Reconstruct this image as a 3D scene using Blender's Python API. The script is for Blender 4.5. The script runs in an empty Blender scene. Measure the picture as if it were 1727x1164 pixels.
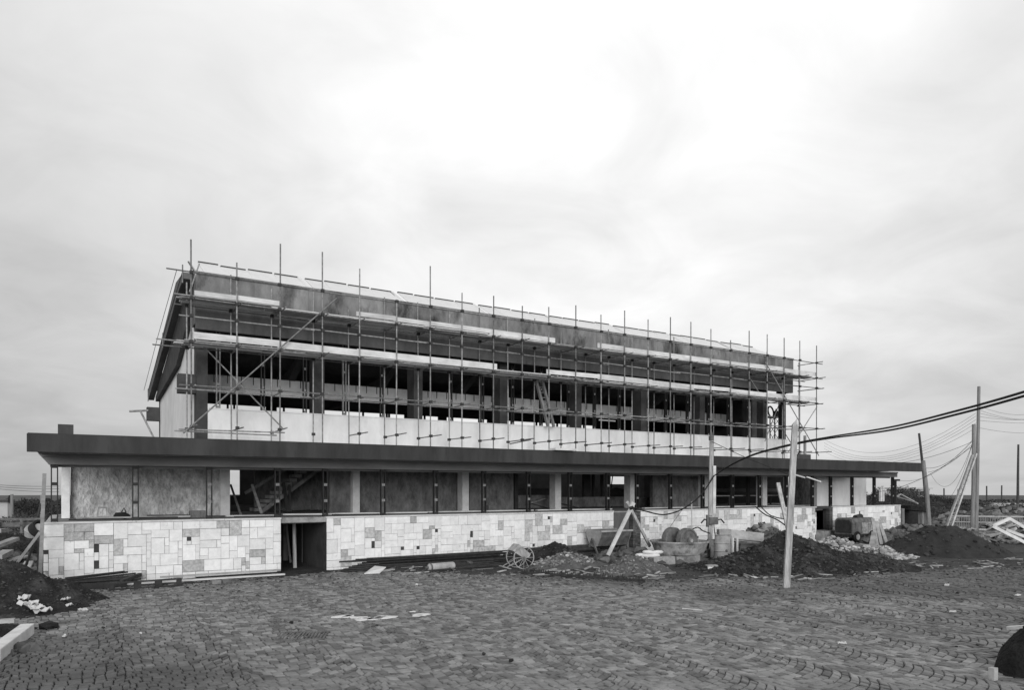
import bpy, math, random
from mathutils import Vector, Matrix, noise
R = random.Random(7)
rad = math.radians
D = bpy.data
SC = bpy.context.scene
COL = SC.collection

# ------------------------------------------------------------------ camera
H, F, CX, HY, PHI = 3.1, 1211.0, 863.5, 825.0, rad(31.55)
SN, CS = math.sin(PHI), math.cos(PHI)
cam = D.cameras.new('camera')
cam.sensor_width = 36.0
cam.lens = 36.0 * F / 1727
cam.shift_y = (HY - 582.0) / 1727
cam.clip_start, cam.clip_end = 0.1, 9000
co = D.objects.new('camera', cam)
COL.objects.link(co)
co.location = (0, 0, H)
co.rotation_euler = (rad(90), 0, -PHI)
SC.camera = co
# x runs along the facade, y away from it, z up; helpers that turn a sighting into a point of the place


def at(px, py, t):
    a, b = (px - CX) / F, (HY - py) / F
    return Vector((t * (a * CS + SN), t * (CS - a * SN), H + b * t))


def gnd(px, py, z=0.0):
    return at(px, py, (H - z) * F / (py - HY))


def onv(px, py, v):
    a = (px - CX) / F
    return at(px, py, v / (CS - a * SN))


def ux(px, v):
    return onv(px, HY, v).x


# ------------------------------------------------------------------ sky and sun
SUN_EL, SUN_AZ = rad(14), rad(203)       # azimuth measured from +y towards +x: behind the camera
W = D.worlds.new('World')
SC.world = W
W.use_nodes = True
nt = W.node_tree
nt.nodes.clear()


def nn(t, typ, **kw):
    n = t.nodes.new(typ)
    for k, v in kw.items():
        setattr(n, k, v)
    return n


def mth(t, op, a, b=None, c=None, clamp=False):
    n = t.nodes.new('ShaderNodeMath')
    n.operation = op
    n.use_clamp = clamp
    for i, x in enumerate((a, b, c)):
        if x is None:
            continue
        if isinstance(x, (int, float)):
            n.inputs[i].default_value = x
        else:
            t.links.new(x, n.inputs[i])
    return n.outputs[0]


tc = nn(nt, 'ShaderNodeTexCoord')
sky = nn(nt, 'ShaderNodeTexSky', sky_type='NISHITA', sun_disc=False)
sky.sun_elevation = SUN_EL
sky.sun_rotation = SUN_AZ
sky.dust_density = 4.0
bw = nn(nt, 'ShaderNodeRGBToBW')
nt.links.new(sky.outputs[0], bw.inputs[0])
sep = nn(nt, 'ShaderNodeSeparateXYZ')
nt.links.new(tc.outputs['Generated'], sep.inputs[0])
zz = mth(nt, 'MAXIMUM', sep.outputs[2], 0.0)
den = mth(nt, 'ADD', zz, 0.22)
cx_ = mth(nt, 'DIVIDE', sep.outputs[0], den)
cy_ = mth(nt, 'DIVIDE', sep.outputs[1], den)
cmb = nn(nt, 'ShaderNodeCombineXYZ')
nt.links.new(cx_, cmb.inputs[0])
nt.links.new(cy_, cmb.inputs[1])
n1 = nn(nt, 'ShaderNodeTexNoise')
n1.inputs['Scale'].default_value = 1.15
n1.inputs['Detail'].default_value = 7.0
n1.inputs['Roughness'].default_value = 0.56
n1.inputs['Distortion'].default_value = 0.4
nt.links.new(cmb.outputs[0], n1.inputs['Vector'])
# overcast dome: darker rim, brighter towards the zenith (CIE overcast sky), broad bright break in the cloud
lum = mth(nt, 'MULTIPLY_ADD', zz, 0.30, 0.295)
gd = at(1010, 300, 1.0) - Vector((0, 0, H))
gd.normalize()
dot = nn(nt, 'ShaderNodeVectorMath', operation='DOT_PRODUCT')
nt.links.new(tc.outputs['Generated'], dot.inputs[0])
dot.inputs[1].default_value = gd
gl = mth(nt, 'POWER', mth(nt, 'MAXIMUM', dot.outputs['Value'], 0.0), 5.0)
n2_ = nn(nt, 'ShaderNodeTexNoise')
n2_.inputs['Scale'].default_value = 2.6
n2_.inputs['Detail'].default_value = 8.0
n2_.inputs['Roughness'].default_value = 0.55
n2_.inputs['Distortion'].default_value = 0.8
nt.links.new(cmb.outputs[0], n2_.inputs['Vector'])
cl = mth(nt, 'ADD', mth(nt, 'MULTIPLY', mth(nt, 'SUBTRACT', n1.outputs['Fac'], 0.5), 0.52), mth(nt, 'MULTIPLY', mth(nt, 'SUBTRACT', n2_.outputs['Fac'], 0.5), 0.40))
lum = mth(nt, 'ADD', lum, mth(nt, 'MULTIPLY', gl, 0.36))
lum = mth(nt, 'MULTIPLY', lum, mth(nt, 'ADD', cl, 1.0))
lum10 = mth(nt, 'MULTIPLY', lum, 9.6)
mixv = mth(nt, 'ADD', mth(nt, 'MULTIPLY', lum10, 0.97), mth(nt, 'MULTIPLY', mth(nt, 'MINIMUM', bw.outputs[0], 12.0), 0.03))
bg = nn(nt, 'ShaderNodeBackground')
bg.inputs[1].default_value = 0.1
nt.links.new(mixv, bg.inputs[0])
wo = nn(nt, 'ShaderNodeOutputWorld')
nt.links.new(bg.outputs[0], wo.inputs[0])

sl = D.lights.new('sun', 'SUN')
sl.energy = 1.5
sl.angle = rad(34)
so = D.objects.new('sun', sl)
COL.objects.link(so)
sd = Vector((math.sin(SUN_AZ) * math.cos(SUN_EL), math.cos(SUN_AZ) * math.cos(SUN_EL), math.sin(SUN_EL)))
so.rotation_euler = sd.to_track_quat('Z', 'Y').to_euler()
so.location = sd * 200

vs_ = SC.view_settings
vs_.view_transform = 'Standard'
vs_.look = 'None'
vs_.exposure = 0.50
vs_.gamma = 1.0
vs_.use_curve_mapping = False

# ------------------------------------------------------------------ materials


def mat(name, val, var=0.2, scale=2.0, rough=0.85, bump=0.3, bscale=None, rnd=0.0, isl=0.0, metal=0.0,
        stain=None, sscale=0.6, stretch=(1, 1, 1), bdist=0.02, contrast=0.35, spec=0.3, extra=None):
    m = D.materials.new(name)
    m.use_nodes = True
    t = m.node_tree
    b = t.nodes['Principled BSDF']
    g = nn(t, 'ShaderNodeNewGeometry')
    vm = nn(t, 'ShaderNodeVectorMath', operation='MULTIPLY')
    t.links.new(g.outputs['Position'], vm.inputs[0])
    vm.inputs[1].default_value = stretch
    n = nn(t, 'ShaderNodeTexNoise')
    n.inputs['Scale'].default_value = scale
    n.inputs['Detail'].default_value = 9
    n.inputs['Roughness'].default_value = 0.65
    t.links.new(vm.outputs[0], n.inputs['Vector'])
    f = mth(t, 'MULTIPLY', mth(t, 'SUBTRACT', n.outputs['Fac'], 0.5), 2.0 * var / contrast)
    v = mth(t, 'MULTIPLY', mth(t, 'ADD', f, 1.0), val)
    if rnd:
        oi = nn(t, 'ShaderNodeObjectInfo')
        v = mth(t, 'MULTIPLY', v, mth(t, 'MULTIPLY_ADD', oi.outputs['Random'], 2 * rnd, 1 - rnd))
    if isl:
        v = mth(t, 'MULTIPLY', v, mth(t, 'MULTIPLY_ADD', g.outputs['Random Per Island'], 2 * isl, 1 - isl))
    if stain is not None:
        n2 = nn(t, 'ShaderNodeTexNoise')
        n2.inputs['Scale'].default_value = sscale
        n2.inputs['Detail'].default_value = 8
        n2.inputs['Roughness'].default_value = 0.7
        t.links.new(vm.outputs[0], n2.inputs['Vector'])
        k = mth(t, 'MULTIPLY', mth(t, 'SUBTRACT', n2.outputs['Fac'], 0.5), 7.0, clamp=True)
        v = mth(t, 'ADD', mth(t, 'MULTIPLY', v, mth(t, 'SUBTRACT', 1.0, k)), mth(t, 'MULTIPLY', k, stain))
    if extra:
        v = extra(t, g, v)
    v = mth(t, 'MAXIMUM', v, 0.006)
    t.links.new(v, b.inputs['Base Color'])
    b.inputs['Roughness'].default_value = rough
    b.inputs['Metallic'].default_value = metal
    b.inputs['Specular IOR Level'].default_value = spec
    if bump:
        nb = nn(t, 'ShaderNodeTexNoise')
        nb.inputs['Scale'].default_value = bscale or scale * 6
        nb.inputs['Detail'].default_value = 6
        t.links.new(vm.outputs[0], nb.inputs['Vector'])
        bp = nn(t, 'ShaderNodeBump')
        bp.inputs['Strength'].default_value = bump
        bp.inputs['Distance'].default_value = bdist
        t.links.new(nb.outputs['Fac'], bp.inputs['Height'])
        t.links.new(bp.outputs[0], b.inputs['Normal'])
    return m


def dirt_vignette(t, g, v):
    # trampled earth patches near the spoil heaps, plus vignetting painted darker towards the right
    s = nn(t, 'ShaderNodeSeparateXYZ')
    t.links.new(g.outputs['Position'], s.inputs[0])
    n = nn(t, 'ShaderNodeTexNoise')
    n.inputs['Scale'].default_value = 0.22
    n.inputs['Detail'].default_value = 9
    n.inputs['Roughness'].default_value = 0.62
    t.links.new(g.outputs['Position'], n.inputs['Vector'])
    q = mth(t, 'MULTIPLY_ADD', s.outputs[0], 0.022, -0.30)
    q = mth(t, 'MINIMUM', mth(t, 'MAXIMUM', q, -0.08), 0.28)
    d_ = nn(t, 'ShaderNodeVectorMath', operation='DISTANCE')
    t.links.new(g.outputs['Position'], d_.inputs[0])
    d_.inputs[1].default_value = (-3.0, 12.5, 0.0)          # earth trodden from the black heap, and vignetting painted into this near corner
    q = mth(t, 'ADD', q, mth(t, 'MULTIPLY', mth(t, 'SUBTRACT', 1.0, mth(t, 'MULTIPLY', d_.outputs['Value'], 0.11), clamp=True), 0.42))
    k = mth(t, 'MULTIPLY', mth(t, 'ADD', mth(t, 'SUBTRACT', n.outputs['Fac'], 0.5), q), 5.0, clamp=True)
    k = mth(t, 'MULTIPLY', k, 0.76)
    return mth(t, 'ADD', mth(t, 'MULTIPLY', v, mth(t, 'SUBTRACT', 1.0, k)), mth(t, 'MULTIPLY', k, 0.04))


M = {}
M['sett'] = mat('basalt_sett', 0.182, 0.36, 2.2, 0.6, 0.7, 30, isl=0.48, rnd=0.0, extra=dirt_vignette, bdist=0.008, spec=0.45)
M['dirt'] = mat('trodden_earth', 0.05, 0.45, 1.6, 0.95, 0.9, 12, bdist=0.05, stain=0.032, sscale=0.35)
M['field'] = mat('field_soil', 0.085, 0.5, 0.5, 0.95, 0.8, 6, bdist=0.08, stain=0.045, sscale=0.09)
M['spoil'] = mat('dark_spoil', 0.021, 0.6, 2.5, 0.97, 1.0, 11, bdist=0.09, stain=0.075, sscale=0.9)
M['sand'] = mat('grey_sand', 0.10, 0.4, 2.5, 0.95, 0.9, 14, bdist=0.05)
M['blacksand'] = mat('black_sand', 0.030, 0.28, 3.0, 0.95, 0.8, 24, bdist=0.03)
M['tar'] = mat('tarry_earth', 0.012, 0.7, 4, 0.95, 1.0, 14, bdist=0.07)
M['gravel'] = mat('gravel', 0.17, 0.4, 6, 0.9, 0.6, 20, isl=0.5)
M['clod'] = mat('clods', 0.048, 0.4, 6, 0.95, 0.6, 20, isl=0.6)
M['travertine'] = mat('travertine', 0.82, 0.15, 6, 0.8, 0.35, 40, rnd=0.09, isl=0.0, bdist=0.008, stain=0.30, sscale=3.2, contrast=0.5)
M['travertine_many'] = mat('travertine_far', 0.80, 0.15, 6, 0.8, 0.35, 40, isl=0.13, bdist=0.008, stain=0.36, sscale=3.2, contrast=0.5)
for k_ in ('travertine', 'travertine_many'):   # keep only the rarest stains
    for n_ in M[k_].node_tree.nodes:
        if n_.type == 'MATH' and n_.operation == 'SUBTRACT' and abs(n_.inputs[1].default_value - 0.5) < 1e-6 and n_.outputs[0].links and n_.outputs[0].links[0].to_node.inputs[1].default_value == 7.0:
            n_.inputs[1].default_value = 0.625
M['rough_stone'] = mat('grey_rough_stone', 0.50, 0.3, 9, 0.9, 0.9, 30, rnd=0.14, isl=0.1, bdist=0.03)
M['mortar'] = mat('wall_backing', 0.06, 0.35, 5, 0.95, 0.6)
M['coping'] = mat('pale_coping', 0.66, 0.15, 3, 0.8, 0.2)
M['fascia'] = mat('dark_fascia', 0.040, 0.3, 2.2, 0.75, 0.2, 20, stretch=(1, 1, 0.25), stain=0.058, sscale=0.9)
M['soffit'] = mat('soffit_boards', 0.22, 0.25, 2.0, 0.85, 0.2, stretch=(0.25, 1, 1))
M['beam'] = mat('edge_beam', 0.22, 0.22, 2.0, 0.85, 0.2, stretch=(0.3, 1, 1))
M['steel'] = mat('dark_steel', 0.022, 0.3, 4, 0.55, 0.1, spec=0.4)
M['steel_light'] = mat('primed_steel', 0.22, 0.3, 4, 0.6, 0.1)
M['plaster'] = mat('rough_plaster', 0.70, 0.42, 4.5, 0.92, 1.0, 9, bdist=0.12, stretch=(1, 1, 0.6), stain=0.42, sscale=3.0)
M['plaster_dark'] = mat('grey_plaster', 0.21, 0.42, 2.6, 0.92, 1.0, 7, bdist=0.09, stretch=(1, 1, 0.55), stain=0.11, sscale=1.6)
M['plaster_white'] = mat('white_plaster', 0.62, 0.16, 1.2, 0.9, 0.2, stretch=(1, 1, 0.4))
M['column'] = mat('white_column', 0.86, 0.14, 3, 0.85, 0.3, 18)
M['whitewall'] = mat('white_render', 0.80, 0.16, 0.8, 0.85, 0.2, 12, contrast=0.5, stain=0.68, sscale=0.5, stretch=(1, 1, 0.5))
M['concrete'] = mat('stained_concrete', 0.20, 0.5, 0.8, 0.9, 0.35, 12, stain=0.030, sscale=0.5, stretch=(1, 1, 0.45), rnd=0.1)
M['concrete_low'] = mat('shuttered_concrete', 0.10, 0.4, 0.8, 0.9, 0.35, 12, stretch=(1, 1, 0.5), rnd=0.06)
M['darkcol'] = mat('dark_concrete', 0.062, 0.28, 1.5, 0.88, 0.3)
M['band'] = mat('grey_beam', 0.82, 0.14, 1.5, 0.88, 0.2)
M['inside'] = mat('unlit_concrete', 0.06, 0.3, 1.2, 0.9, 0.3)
M['roofsheet'] = mat('pale_roof_sheet', 0.68, 0.06, 2, 0.6, 0.1)
M['gable'] = mat('gable_board', 0.13, 0.2, 1.0, 0.85, 0.2)
M['slabtop'] = mat('roof_screed', 0.3, 0.25, 1.0, 0.9, 0.3)
M['tube'] = mat('scaffold_tube', 0.22, 0.45, 6, 0.55, 0.1, rnd=0.45)
M['coupler'] = mat('coupler_iron', 0.04, 0.3, 6, 0.6, 0.0)
M['board'] = mat('new_timber', 0.63, 0.22, 3, 0.85, 0.25, 26, stretch=(0.35, 1, 1), rnd=0.12)
M['oldboard'] = mat('grey_timber', 0.38, 0.3, 4, 0.88, 0.35, 26, stretch=(0.5, 1, 1), rnd=0.25)
M['pole'] = mat('pale_pole_timber', 0.47, 0.4, 7, 0.85, 0.8, 22, stretch=(2.2, 2.2, 0.22), bdist=0.02, stain=0.26, sscale=1.5)
M['oldpole'] = mat('weathered_pole', 0.24, 0.3, 5, 0.88, 0.5, 20, stretch=(1.6, 1.6, 0.2), bdist=0.015)
M['iron'] = mat('rusty_iron', 0.13, 0.45, 4, 0.75, 0.4, 22, bdist=0.012)
M['ironpale'] = mat('cement_crusted_iron', 0.34, 0.4, 4, 0.8, 0.5, 18, stain=0.09, sscale=1.6)
M['ironlight'] = mat('grey_painted_iron', 0.38, 0.3, 3, 0.7, 0.3, 18)
M['irondoor'] = mat('sheet_iron', 0.13, 0.4, 1.2, 0.6, 0.2, 10, stretch=(1, 1, 0.5))
M['rods'] = mat('steel_rods', 0.035, 0.4, 5, 0.7, 0.2, isl=0.4)
M['block'] = mat('concrete_block', 0.32, 0.3, 3, 0.92, 0.5, 16, stain=0.16, sscale=1.2)
M['brick'] = mat('dark_brick', 0.10, 0.3, 6, 0.9, 0.4, rnd=0.35)
M['rubble'] = mat('pale_rubble', 0.215, 0.4, 4, 0.92, 0.5, 18, rnd=0.65, isl=0.55)
M['rubbledark'] = mat('dark_rubble', 0.095, 0.35, 4, 0.92, 0.5, 18, rnd=0.45, isl=0.5)
M['rubblemid'] = mat('mixed_rubble', 0.135, 0.3, 4, 0.92, 0.5, 18, rnd=0.6, isl=0.6)
M['slabs'] = mat('broken_slabs', 0.26, 0.25, 4, 0.9, 0.4, 18, rnd=0.5, isl=0.5)
M['paper'] = mat('white_paper', 0.58, 0.08, 6, 0.9, 0.3)
M['sack'] = mat('cement_sack', 0.70, 0.12, 5, 0.9, 0.5, 18)
M['cloth'] = mat('dark_bag', 0.025, 0.3, 6, 0.9, 0.4)
M['cable'] = mat('black_cable', 0.012, 0.1, 3, 0.6, 0.0)
M['wire'] = mat('thin_wire', 0.10, 0.1, 3, 0.6, 0.0)
M['leaf'] = mat('leaves', 0.035, 0.3, 3, 0.8, 0.0, isl=0.55)
M['leafpale'] = mat('dry_leaves', 0.075, 0.3, 3, 0.85, 0.0, isl=0.5)
M['bark'] = mat('bark', 0.07, 0.3, 5, 0.9, 0.4)
M['asphalt'] = mat('asphalt', 0.075, 0.2, 1, 0.9, 0.2)
M['lime'] = mat('spilt_lime', 0.7, 0.15, 5, 0.9, 0.3)
M['farwall'] = mat('far_render', 0.5, 0.1, 1, 0.9, 0.0)
M['farroof'] = mat('far_roof', 0.07, 0.2, 1, 0.9, 0.0)

# ------------------------------------------------------------------ mesh helpers


class MB:
    def __init__(s):
        s.v, s.f = [], []

    def add(s, vs, fs):
        o = len(s.v)
        s.v.extend([tuple(x) for x in vs])
        s.f.extend([tuple(i + o for i in f) for f in fs])
        return s

    def box(s, x0, x1, y0, y1, z0, z1):
        return s.hexa([(x0, y0, z0), (x1, y0, z0), (x1, y1, z0), (x0, y1, z0), (x0, y0, z1), (x1, y0, z1), (x1, y1, z1), (x0, y1, z1)])

    def hexa(s, c):
        return s.add(c, [(3, 2, 1, 0), (4, 5, 6, 7), (0, 1, 5, 4), (1, 2, 6, 5), (2, 3, 7, 6), (3, 0, 4, 7)])

    def bar(s, p, q, w, h, up=(0, 0, 1), w2=None, h2=None):
        p, q = Vector(p), Vector(q)
        d = (q - p).normalized()
        up = Vector(up)
        if abs(d.dot(up)) > 0.97:
            up = Vector((0, 1, 0))
        x = d.cross(up).normalized()
        y = x.cross(d).normalized()
        w2, h2 = w2 or w, h2 or h
        c = []
        for o, a, b in ((p, w, h), (q, w2, h2)):
            for i, j in ((-1, -1), (1, -1), (1, 1), (-1, 1)):
                c.append(o + x * (a / 2 * i) + y * (b / 2 * j))
        return s.hexa(c)

    def tube(s, p, q, r, r2=None, n=8, caps=True):
        p, q = Vector(p), Vector(q)
        return s.path([p, q], [r, r if r2 is None else r2], n, caps)

    def path(s, pts, rs, n=6, caps=True):
        pts = [Vector(p) for p in pts]
        if isinstance(rs, (int, float)):
            rs = [rs] * len(pts)
        o = len(s.v)
        ref = None
        for i, p in enumerate(pts):
            d = (pts[min(i + 1, len(pts) - 1)] - pts[max(i - 1, 0)]).normalized()
            if ref is None:
                ref = Vector((0, 0, 1)) if abs(d.z) < 0.9 else Vector((1, 0, 0))
            x = d.cross(ref).normalized()
            y = x.cross(d).normalized()
            for k in range(n):
                a = 2 * math.pi * k / n
                s.v.append(tuple(p + x * (rs[i] * math.cos(a)) + y * (rs[i] * math.sin(a))))
        for i in range(len(pts) - 1):
            for k in range(n):
                a, b = o + i * n + k, o + i * n + (k + 1) % n
                s.f.append((a, b, b + n, a + n))
        if caps:
            s.f.append(tuple(o + k for k in range(n))[::-1])
            e = o + (len(pts) - 1) * n
            s.f.append(tuple(e + k for k in range(n)))
        return s

    def lathe(s, prof, n=24, origin=(0, 0, 0), axis=(0, 0, 1), closed=False):
        o = len(s.v)
        q = Vector(axis).normalized().to_track_quat('Z', 'Y')
        og = Vector(origin)
        for r, z in prof:
            for k in range(n):
                a = 2 * math.pi * k / n
                s.v.append(tuple(og + q @ Vector((r * math.cos(a), r * math.sin(a), z))))
        m = len(prof)
        for i in range(m if closed else m - 1):
            for k in range(n):
                a, b = o + i * n + k, o + i * n + (k + 1) % n
                c, d = o + ((i + 1) % m) * n + (k + 1) % n, o + ((i + 1) % m) * n + k
                s.f.append((a, b, c, d))
        if not closed:
            if prof[0][0] > 1e-4:
                s.f.append(tuple(o + k for k in range(n))[::-1])
            if prof[-1][0] > 1e-4:
                s.f.append(tuple(o + (m - 1) * n + k for k in range(n)))
        return s

    def prism(s, poly, a, b, axis='x'):
        # poly: outline in the two other axes; extruded from a to b along axis
        n = len(poly)
        vs = []
        for e in (a, b):
            for p in poly:
                vs.append((e, p[0], p[1]) if axis == 'x' else (p[0], e, p[1]) if axis == 'y' else (p[0], p[1], e))
        fs = [tuple(range(n))[::-1], tuple(range(n, 2 * n))] + [(i, (i + 1) % n, (i + 1) % n + n, i + n) for i in range(n)]
        return s.add(vs, fs)

    def mesh(s, name, material, smooth=False):
        me = D.meshes.new(name)
        me.from_pydata(s.v, [], s.f)
        if material:
            me.materials.append(material)
        if smooth:
            me.polygons.foreach_set('use_smooth', [True] * len(me.polygons))
        me.update()
        return me

    def build(s, name, material, parent=None, smooth=False, bevel=0.0, fix=True):
        me = s.mesh(name, material, smooth)
        if fix:
            import bmesh
            bm = bmesh.new()
            bm.from_mesh(me)
            bmesh.ops.recalc_face_normals(bm, faces=bm.faces)
            bm.to_mesh(me)
            bm.free()
        return link(name, me, parent, bevel=bevel)


def link(name, me, parent=None, loc=None, rot=None, scale=None, bevel=0.0):
    o = D.objects.new(name, me)
    COL.objects.link(o)
    if parent is not None:
        o.parent = parent
    if loc is not None:
        o.location = loc
    if rot is not None:
        o.rotation_euler = rot
    if scale is not None:
        o.scale = scale
    if bevel:
        b = o.modifiers.new('bevel', 'BEVEL')
        b.width = bevel
        b.segments = 2
        b.limit_method = 'ANGLE'
    return o


def tag(o, label=None, cat=None, group=None, kind=None):
    if label:
        o['label'] = label
    if cat:
        o['category'] = cat
    if group:
        o['group'] = group
    if kind:
        o['kind'] = kind
    return o


def thing(name, label, cat, group=None):
    """an Empty whose children carry world coordinates; its origin is moved under the parts at the end"""
    o = D.objects.new(name, None)
    COL.objects.link(o)
    o.empty_display_size = 0.3
    return tag(o, label, cat, group)


def one(mb, name, material, label, cat, group=None, **kw):
    return tag(mb.build(name, material, None, **kw), label, cat, group)


def struct(mb, name, material, **kw):
    return tag(mb.build(name, material, None, **kw), kind='structure')


def fbm(x, y, z=0.0, o=5):
    return noise.fractal(Vector((x, y, z)), 1.0, 2.1, o, noise_basis='PERLIN_ORIGINAL')


def rock_mesh(seed, material, flat=0.7):
    r = random.Random(seed)
    g = (1 + 5 ** 0.5) / 2
    vs = [(-1, g, 0), (1, g, 0), (-1, -g, 0), (1, -g, 0), (0, -1, g), (0, 1, g), (0, -1, -g), (0, 1, -g), (g, 0, -1), (g, 0, 1), (-g, 0, -1), (-g, 0, 1)]
    fs = [(0, 11, 5), (0, 5, 1), (0, 1, 7), (0, 7, 10), (0, 10, 11), (1, 5, 9), (5, 11, 4), (11, 10, 2), (10, 7, 6), (7, 1, 8), (3, 9, 4), (3, 4, 2), (3, 2, 6), (3, 6, 8), (3, 8, 9), (4, 9, 5), (2, 4, 11), (6, 2, 10), (8, 6, 7), (9, 8, 1)]
    out = []
    for v in vs:
        k = 0.52 * r.uniform(0.6, 1.1)
        out.append((v[0] * k, v[1] * k * r.uniform(0.8, 1.1), v[2] * k * flat))
    mb = MB().add(out, fs)
    return mb


# ------------------------------------------------------------------ ground: one sheet to the horizon, setts on the square
V0 = 26.8            # stone-faced podium front
PT = 2.05            # podium top


def axis_vals(lo, hi, step, far, grow):
    a = [lo + i * step for i in range(int((hi - lo) / step) + 1)]
    s, x = step, a[-1]
    while x < far:
        s *= grow
        x += s
        a.append(x)
    s, x, b = step, lo, []
    while x > -far:
        s *= grow
        x -= s
        b.append(x)
    return b[::-1] + a


def sett_limit(px):
    # distance along the line of sight to which the paving is clear of earth
    pts = [(-900, 1010), (-400, 996), (60, 992), (180, 994), (480, 976), (560, 966), (880, 972), (1090, 982), (1215, 978), (1400, 980), (1500, 965), (1727, 957), (2200, 950)]
    for (a, ya), (b, yb) in zip(pts, pts[1:]):
        if px <= b:
            y = ya + (yb - ya) * (px - a) / (b - a)
            return H * F / (y - HY)
    return 25.0


def sight(u, v):
    f = u * SN + v * CS
    r = u * CS - v * SN
    return (CX + F * r / f if f > 0.5 else -9999), f


def ground_h(u, v):
    px, f = sight(u, v)
    h = -0.038
    d = math.hypot(u, v)
    if f > 4 and f < 60:
        h += 0.030 * fbm(u * 0.22, v * 0.22, 5.0, 3)
        lim = sett_limit(px)
        k = min(1, max(0, (f - lim + 0.6) / 1.6))
        nz = fbm(u * 0.9, v * 0.9, 3.3)
        h += k * (0.05 + 0.035 * nz)
        p2 = fbm(u * 0.16, v * 0.16, 9.1) + 0.55 * fbm(u * 0.9, v * 0.9, 4.0) + 0.10 * max(-1, min(1.5, (u - 9) / 7))
        h += 0.018 * min(1, max(0, (p2 - 0.06) * 2.6))
    else:
        h += 0.03
    if d > 70:
        h += 0.25 * fbm(u * 0.03, v * 0.03) * min(1, (d - 70) / 60)
        h -= 0.0068 * (d - 70)
    return h


us = axis_vals(-14, 40, 0.33, 4200, 1.14)
vs = axis_vals(4, 30, 0.33, 4200, 1.14)
mb = MB()
mb.v = [(u, v, ground_h(u, v)) for v in vs for u in us]
nu = len(us)
mb.f = [(j * nu + i, j * nu + i + 1, (j + 1) * nu + i + 1, (j + 1) * nu + i) for j in range(len(vs) - 1) for i in range(nu - 1)]
gr = struct(mb, 'ground', M['dirt'], smooth=True, fix=False)
gr.data.materials.append(M['field'])
for p in gr.data.polygons:
    c = p.center
    if math.hypot(c.x, c.y) > 60 or c.x < -4 and c.y > 30:
        p.material_index = 1

# setts: segmental arches bulging towards the street
SW, SR, SP = 1.70, 1.70 / 2 / math.sin(rad(45)), 0.175
setts = []


def warp(x, y):
    return Vector((x + 0.30 * fbm(x * .13, y * .13, 1.0, 2), y + 0.38 * fbm(x * .13, y * .13, 7.0, 2) + 0.05 * fbm(x * .6, y * .6, 2.0, 2), 0))


def swell(x, y):
    return 0.030 * fbm(x * 0.22, y * 0.22, 5.0, 3)


row_shift = [R.uniform(-4, 4) for _ in range(400)]
for i in range(-16, 34):
    uc = i * SW
    off = 0.0
    for k in range(20, 200):
        v0 = k * SP - 4 + off
        pxc, fc = sight(uc, v0 + 0.15)
        if fc < 8.0 or pxc < -760 or pxc > 2400 or fc > sett_limit(pxc) + 1.2:
            continue
        n = R.choice((10, 10, 11))
        ph = R.uniform(-0.25, 0.25)
        sh_ = row_shift[k]
        ths = [sh_ - 45 + 90 * (j + (ph if 0 < j < n else 0) + (R.uniform(-.13, .13) if 0 < j < n else 0)) / n for j in range(n + 1)]
        for j in range(n):
            a0, a1 = rad(ths[j]), rad(ths[j + 1])
            q = []
            for th, dv in ((a0, 0), (a1, 0), (a1, SP), (a0, SP)):
                q.append(warp(uc + SR * math.sin(th) + R.uniform(-.008, .008), v0 + dv + SR * (1 - math.cos(th)) + R.uniform(-.008, .008)))
            c = sum(q, Vector()) / 4
            px, f = sight(c.x, c.y)
            if f > sett_limit(px) + 0.9 or c.y > V0 - 0.5 or px < -720 or px > 2360 or f < 8.2:
                continue
            setts.append((f, c, q))
root_sq = D.objects.new('cobbled_square', None)
COL.objects.link(root_sq)
tag(root_sq, kind='structure')
vis = sorted([s for s in setts if s[0] > 11.15 and -5 < sight(s[1].x, s[1].y)[0] < 1735], key=lambda s: s[0])
near = set(id(s) for s in vis[:300])


def sett_geo(mb, c, q, org):
    zt = R.gauss(0.0, 0.007) + swell(c.x, c.y)
    tx, ty = R.gauss(0, 0.05), R.gauss(0, 0.05)
    rings = []
    for shrink, dz in ((0.0075, -0.07), (0.0075, -0.014), (0.022, 0.0)):
        ring = []
        for p in q:
            d = p - c
            l = d.length
            pp = c + d * (1 - shrink * 1.25 / max(l, 0.05))
            z = zt + dz + (tx * d.x + ty * d.y)
            ring.append((pp.x - org.x, pp.y - org.y, z))
        rings.append(ring)
    vsx = rings[0] + rings[1] + rings[2]
    fsx = [(8, 9, 10, 11)]
    for b in (0, 4):
        for k in range(4):
            fsx.append((b + k, b + (k + 1) % 4, b + 4 + (k + 1) % 4, b + 4 + k))
    mb.add(vsx, fsx)


big = MB()
for s in setts:
    if id(s) in near:
        m1 = MB()
        sett_geo(m1, s[1], s[2], s[1])
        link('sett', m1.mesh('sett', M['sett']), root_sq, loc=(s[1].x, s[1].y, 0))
    else:
        sett_geo(big, s[1], s[2], Vector((0, 0, 0)))
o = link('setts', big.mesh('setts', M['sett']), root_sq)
o['kind'] = 'stuff'

# road with pale kerb far right
p0, p1, p2, p3 = gnd(1590, 846), gnd(1800, 850), gnd(1800, 858), gnd(1600, 857)


def strip(name, a, b, w, z, m, seg=16):
    mbx = MB()
    a, b = Vector(a), Vector(b)
    d = (b - a).normalized()
    n_ = Vector((-d.y, d.x, 0)) * w / 2
    pts = [a + (b - a) * i / seg for i in range(seg + 1)]
    for i in range(seg):
        c = []
        for zz_ in (-0.4, z):
            for p in (pts[i] - n_, pts[i + 1] - n_, pts[i + 1] + n_, pts[i] + n_):
                c.append((p.x, p.y, ground_h(p.x, p.y) + zz_))
        mbx.hexa(c)
    return struct(mbx, name, m)


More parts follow.
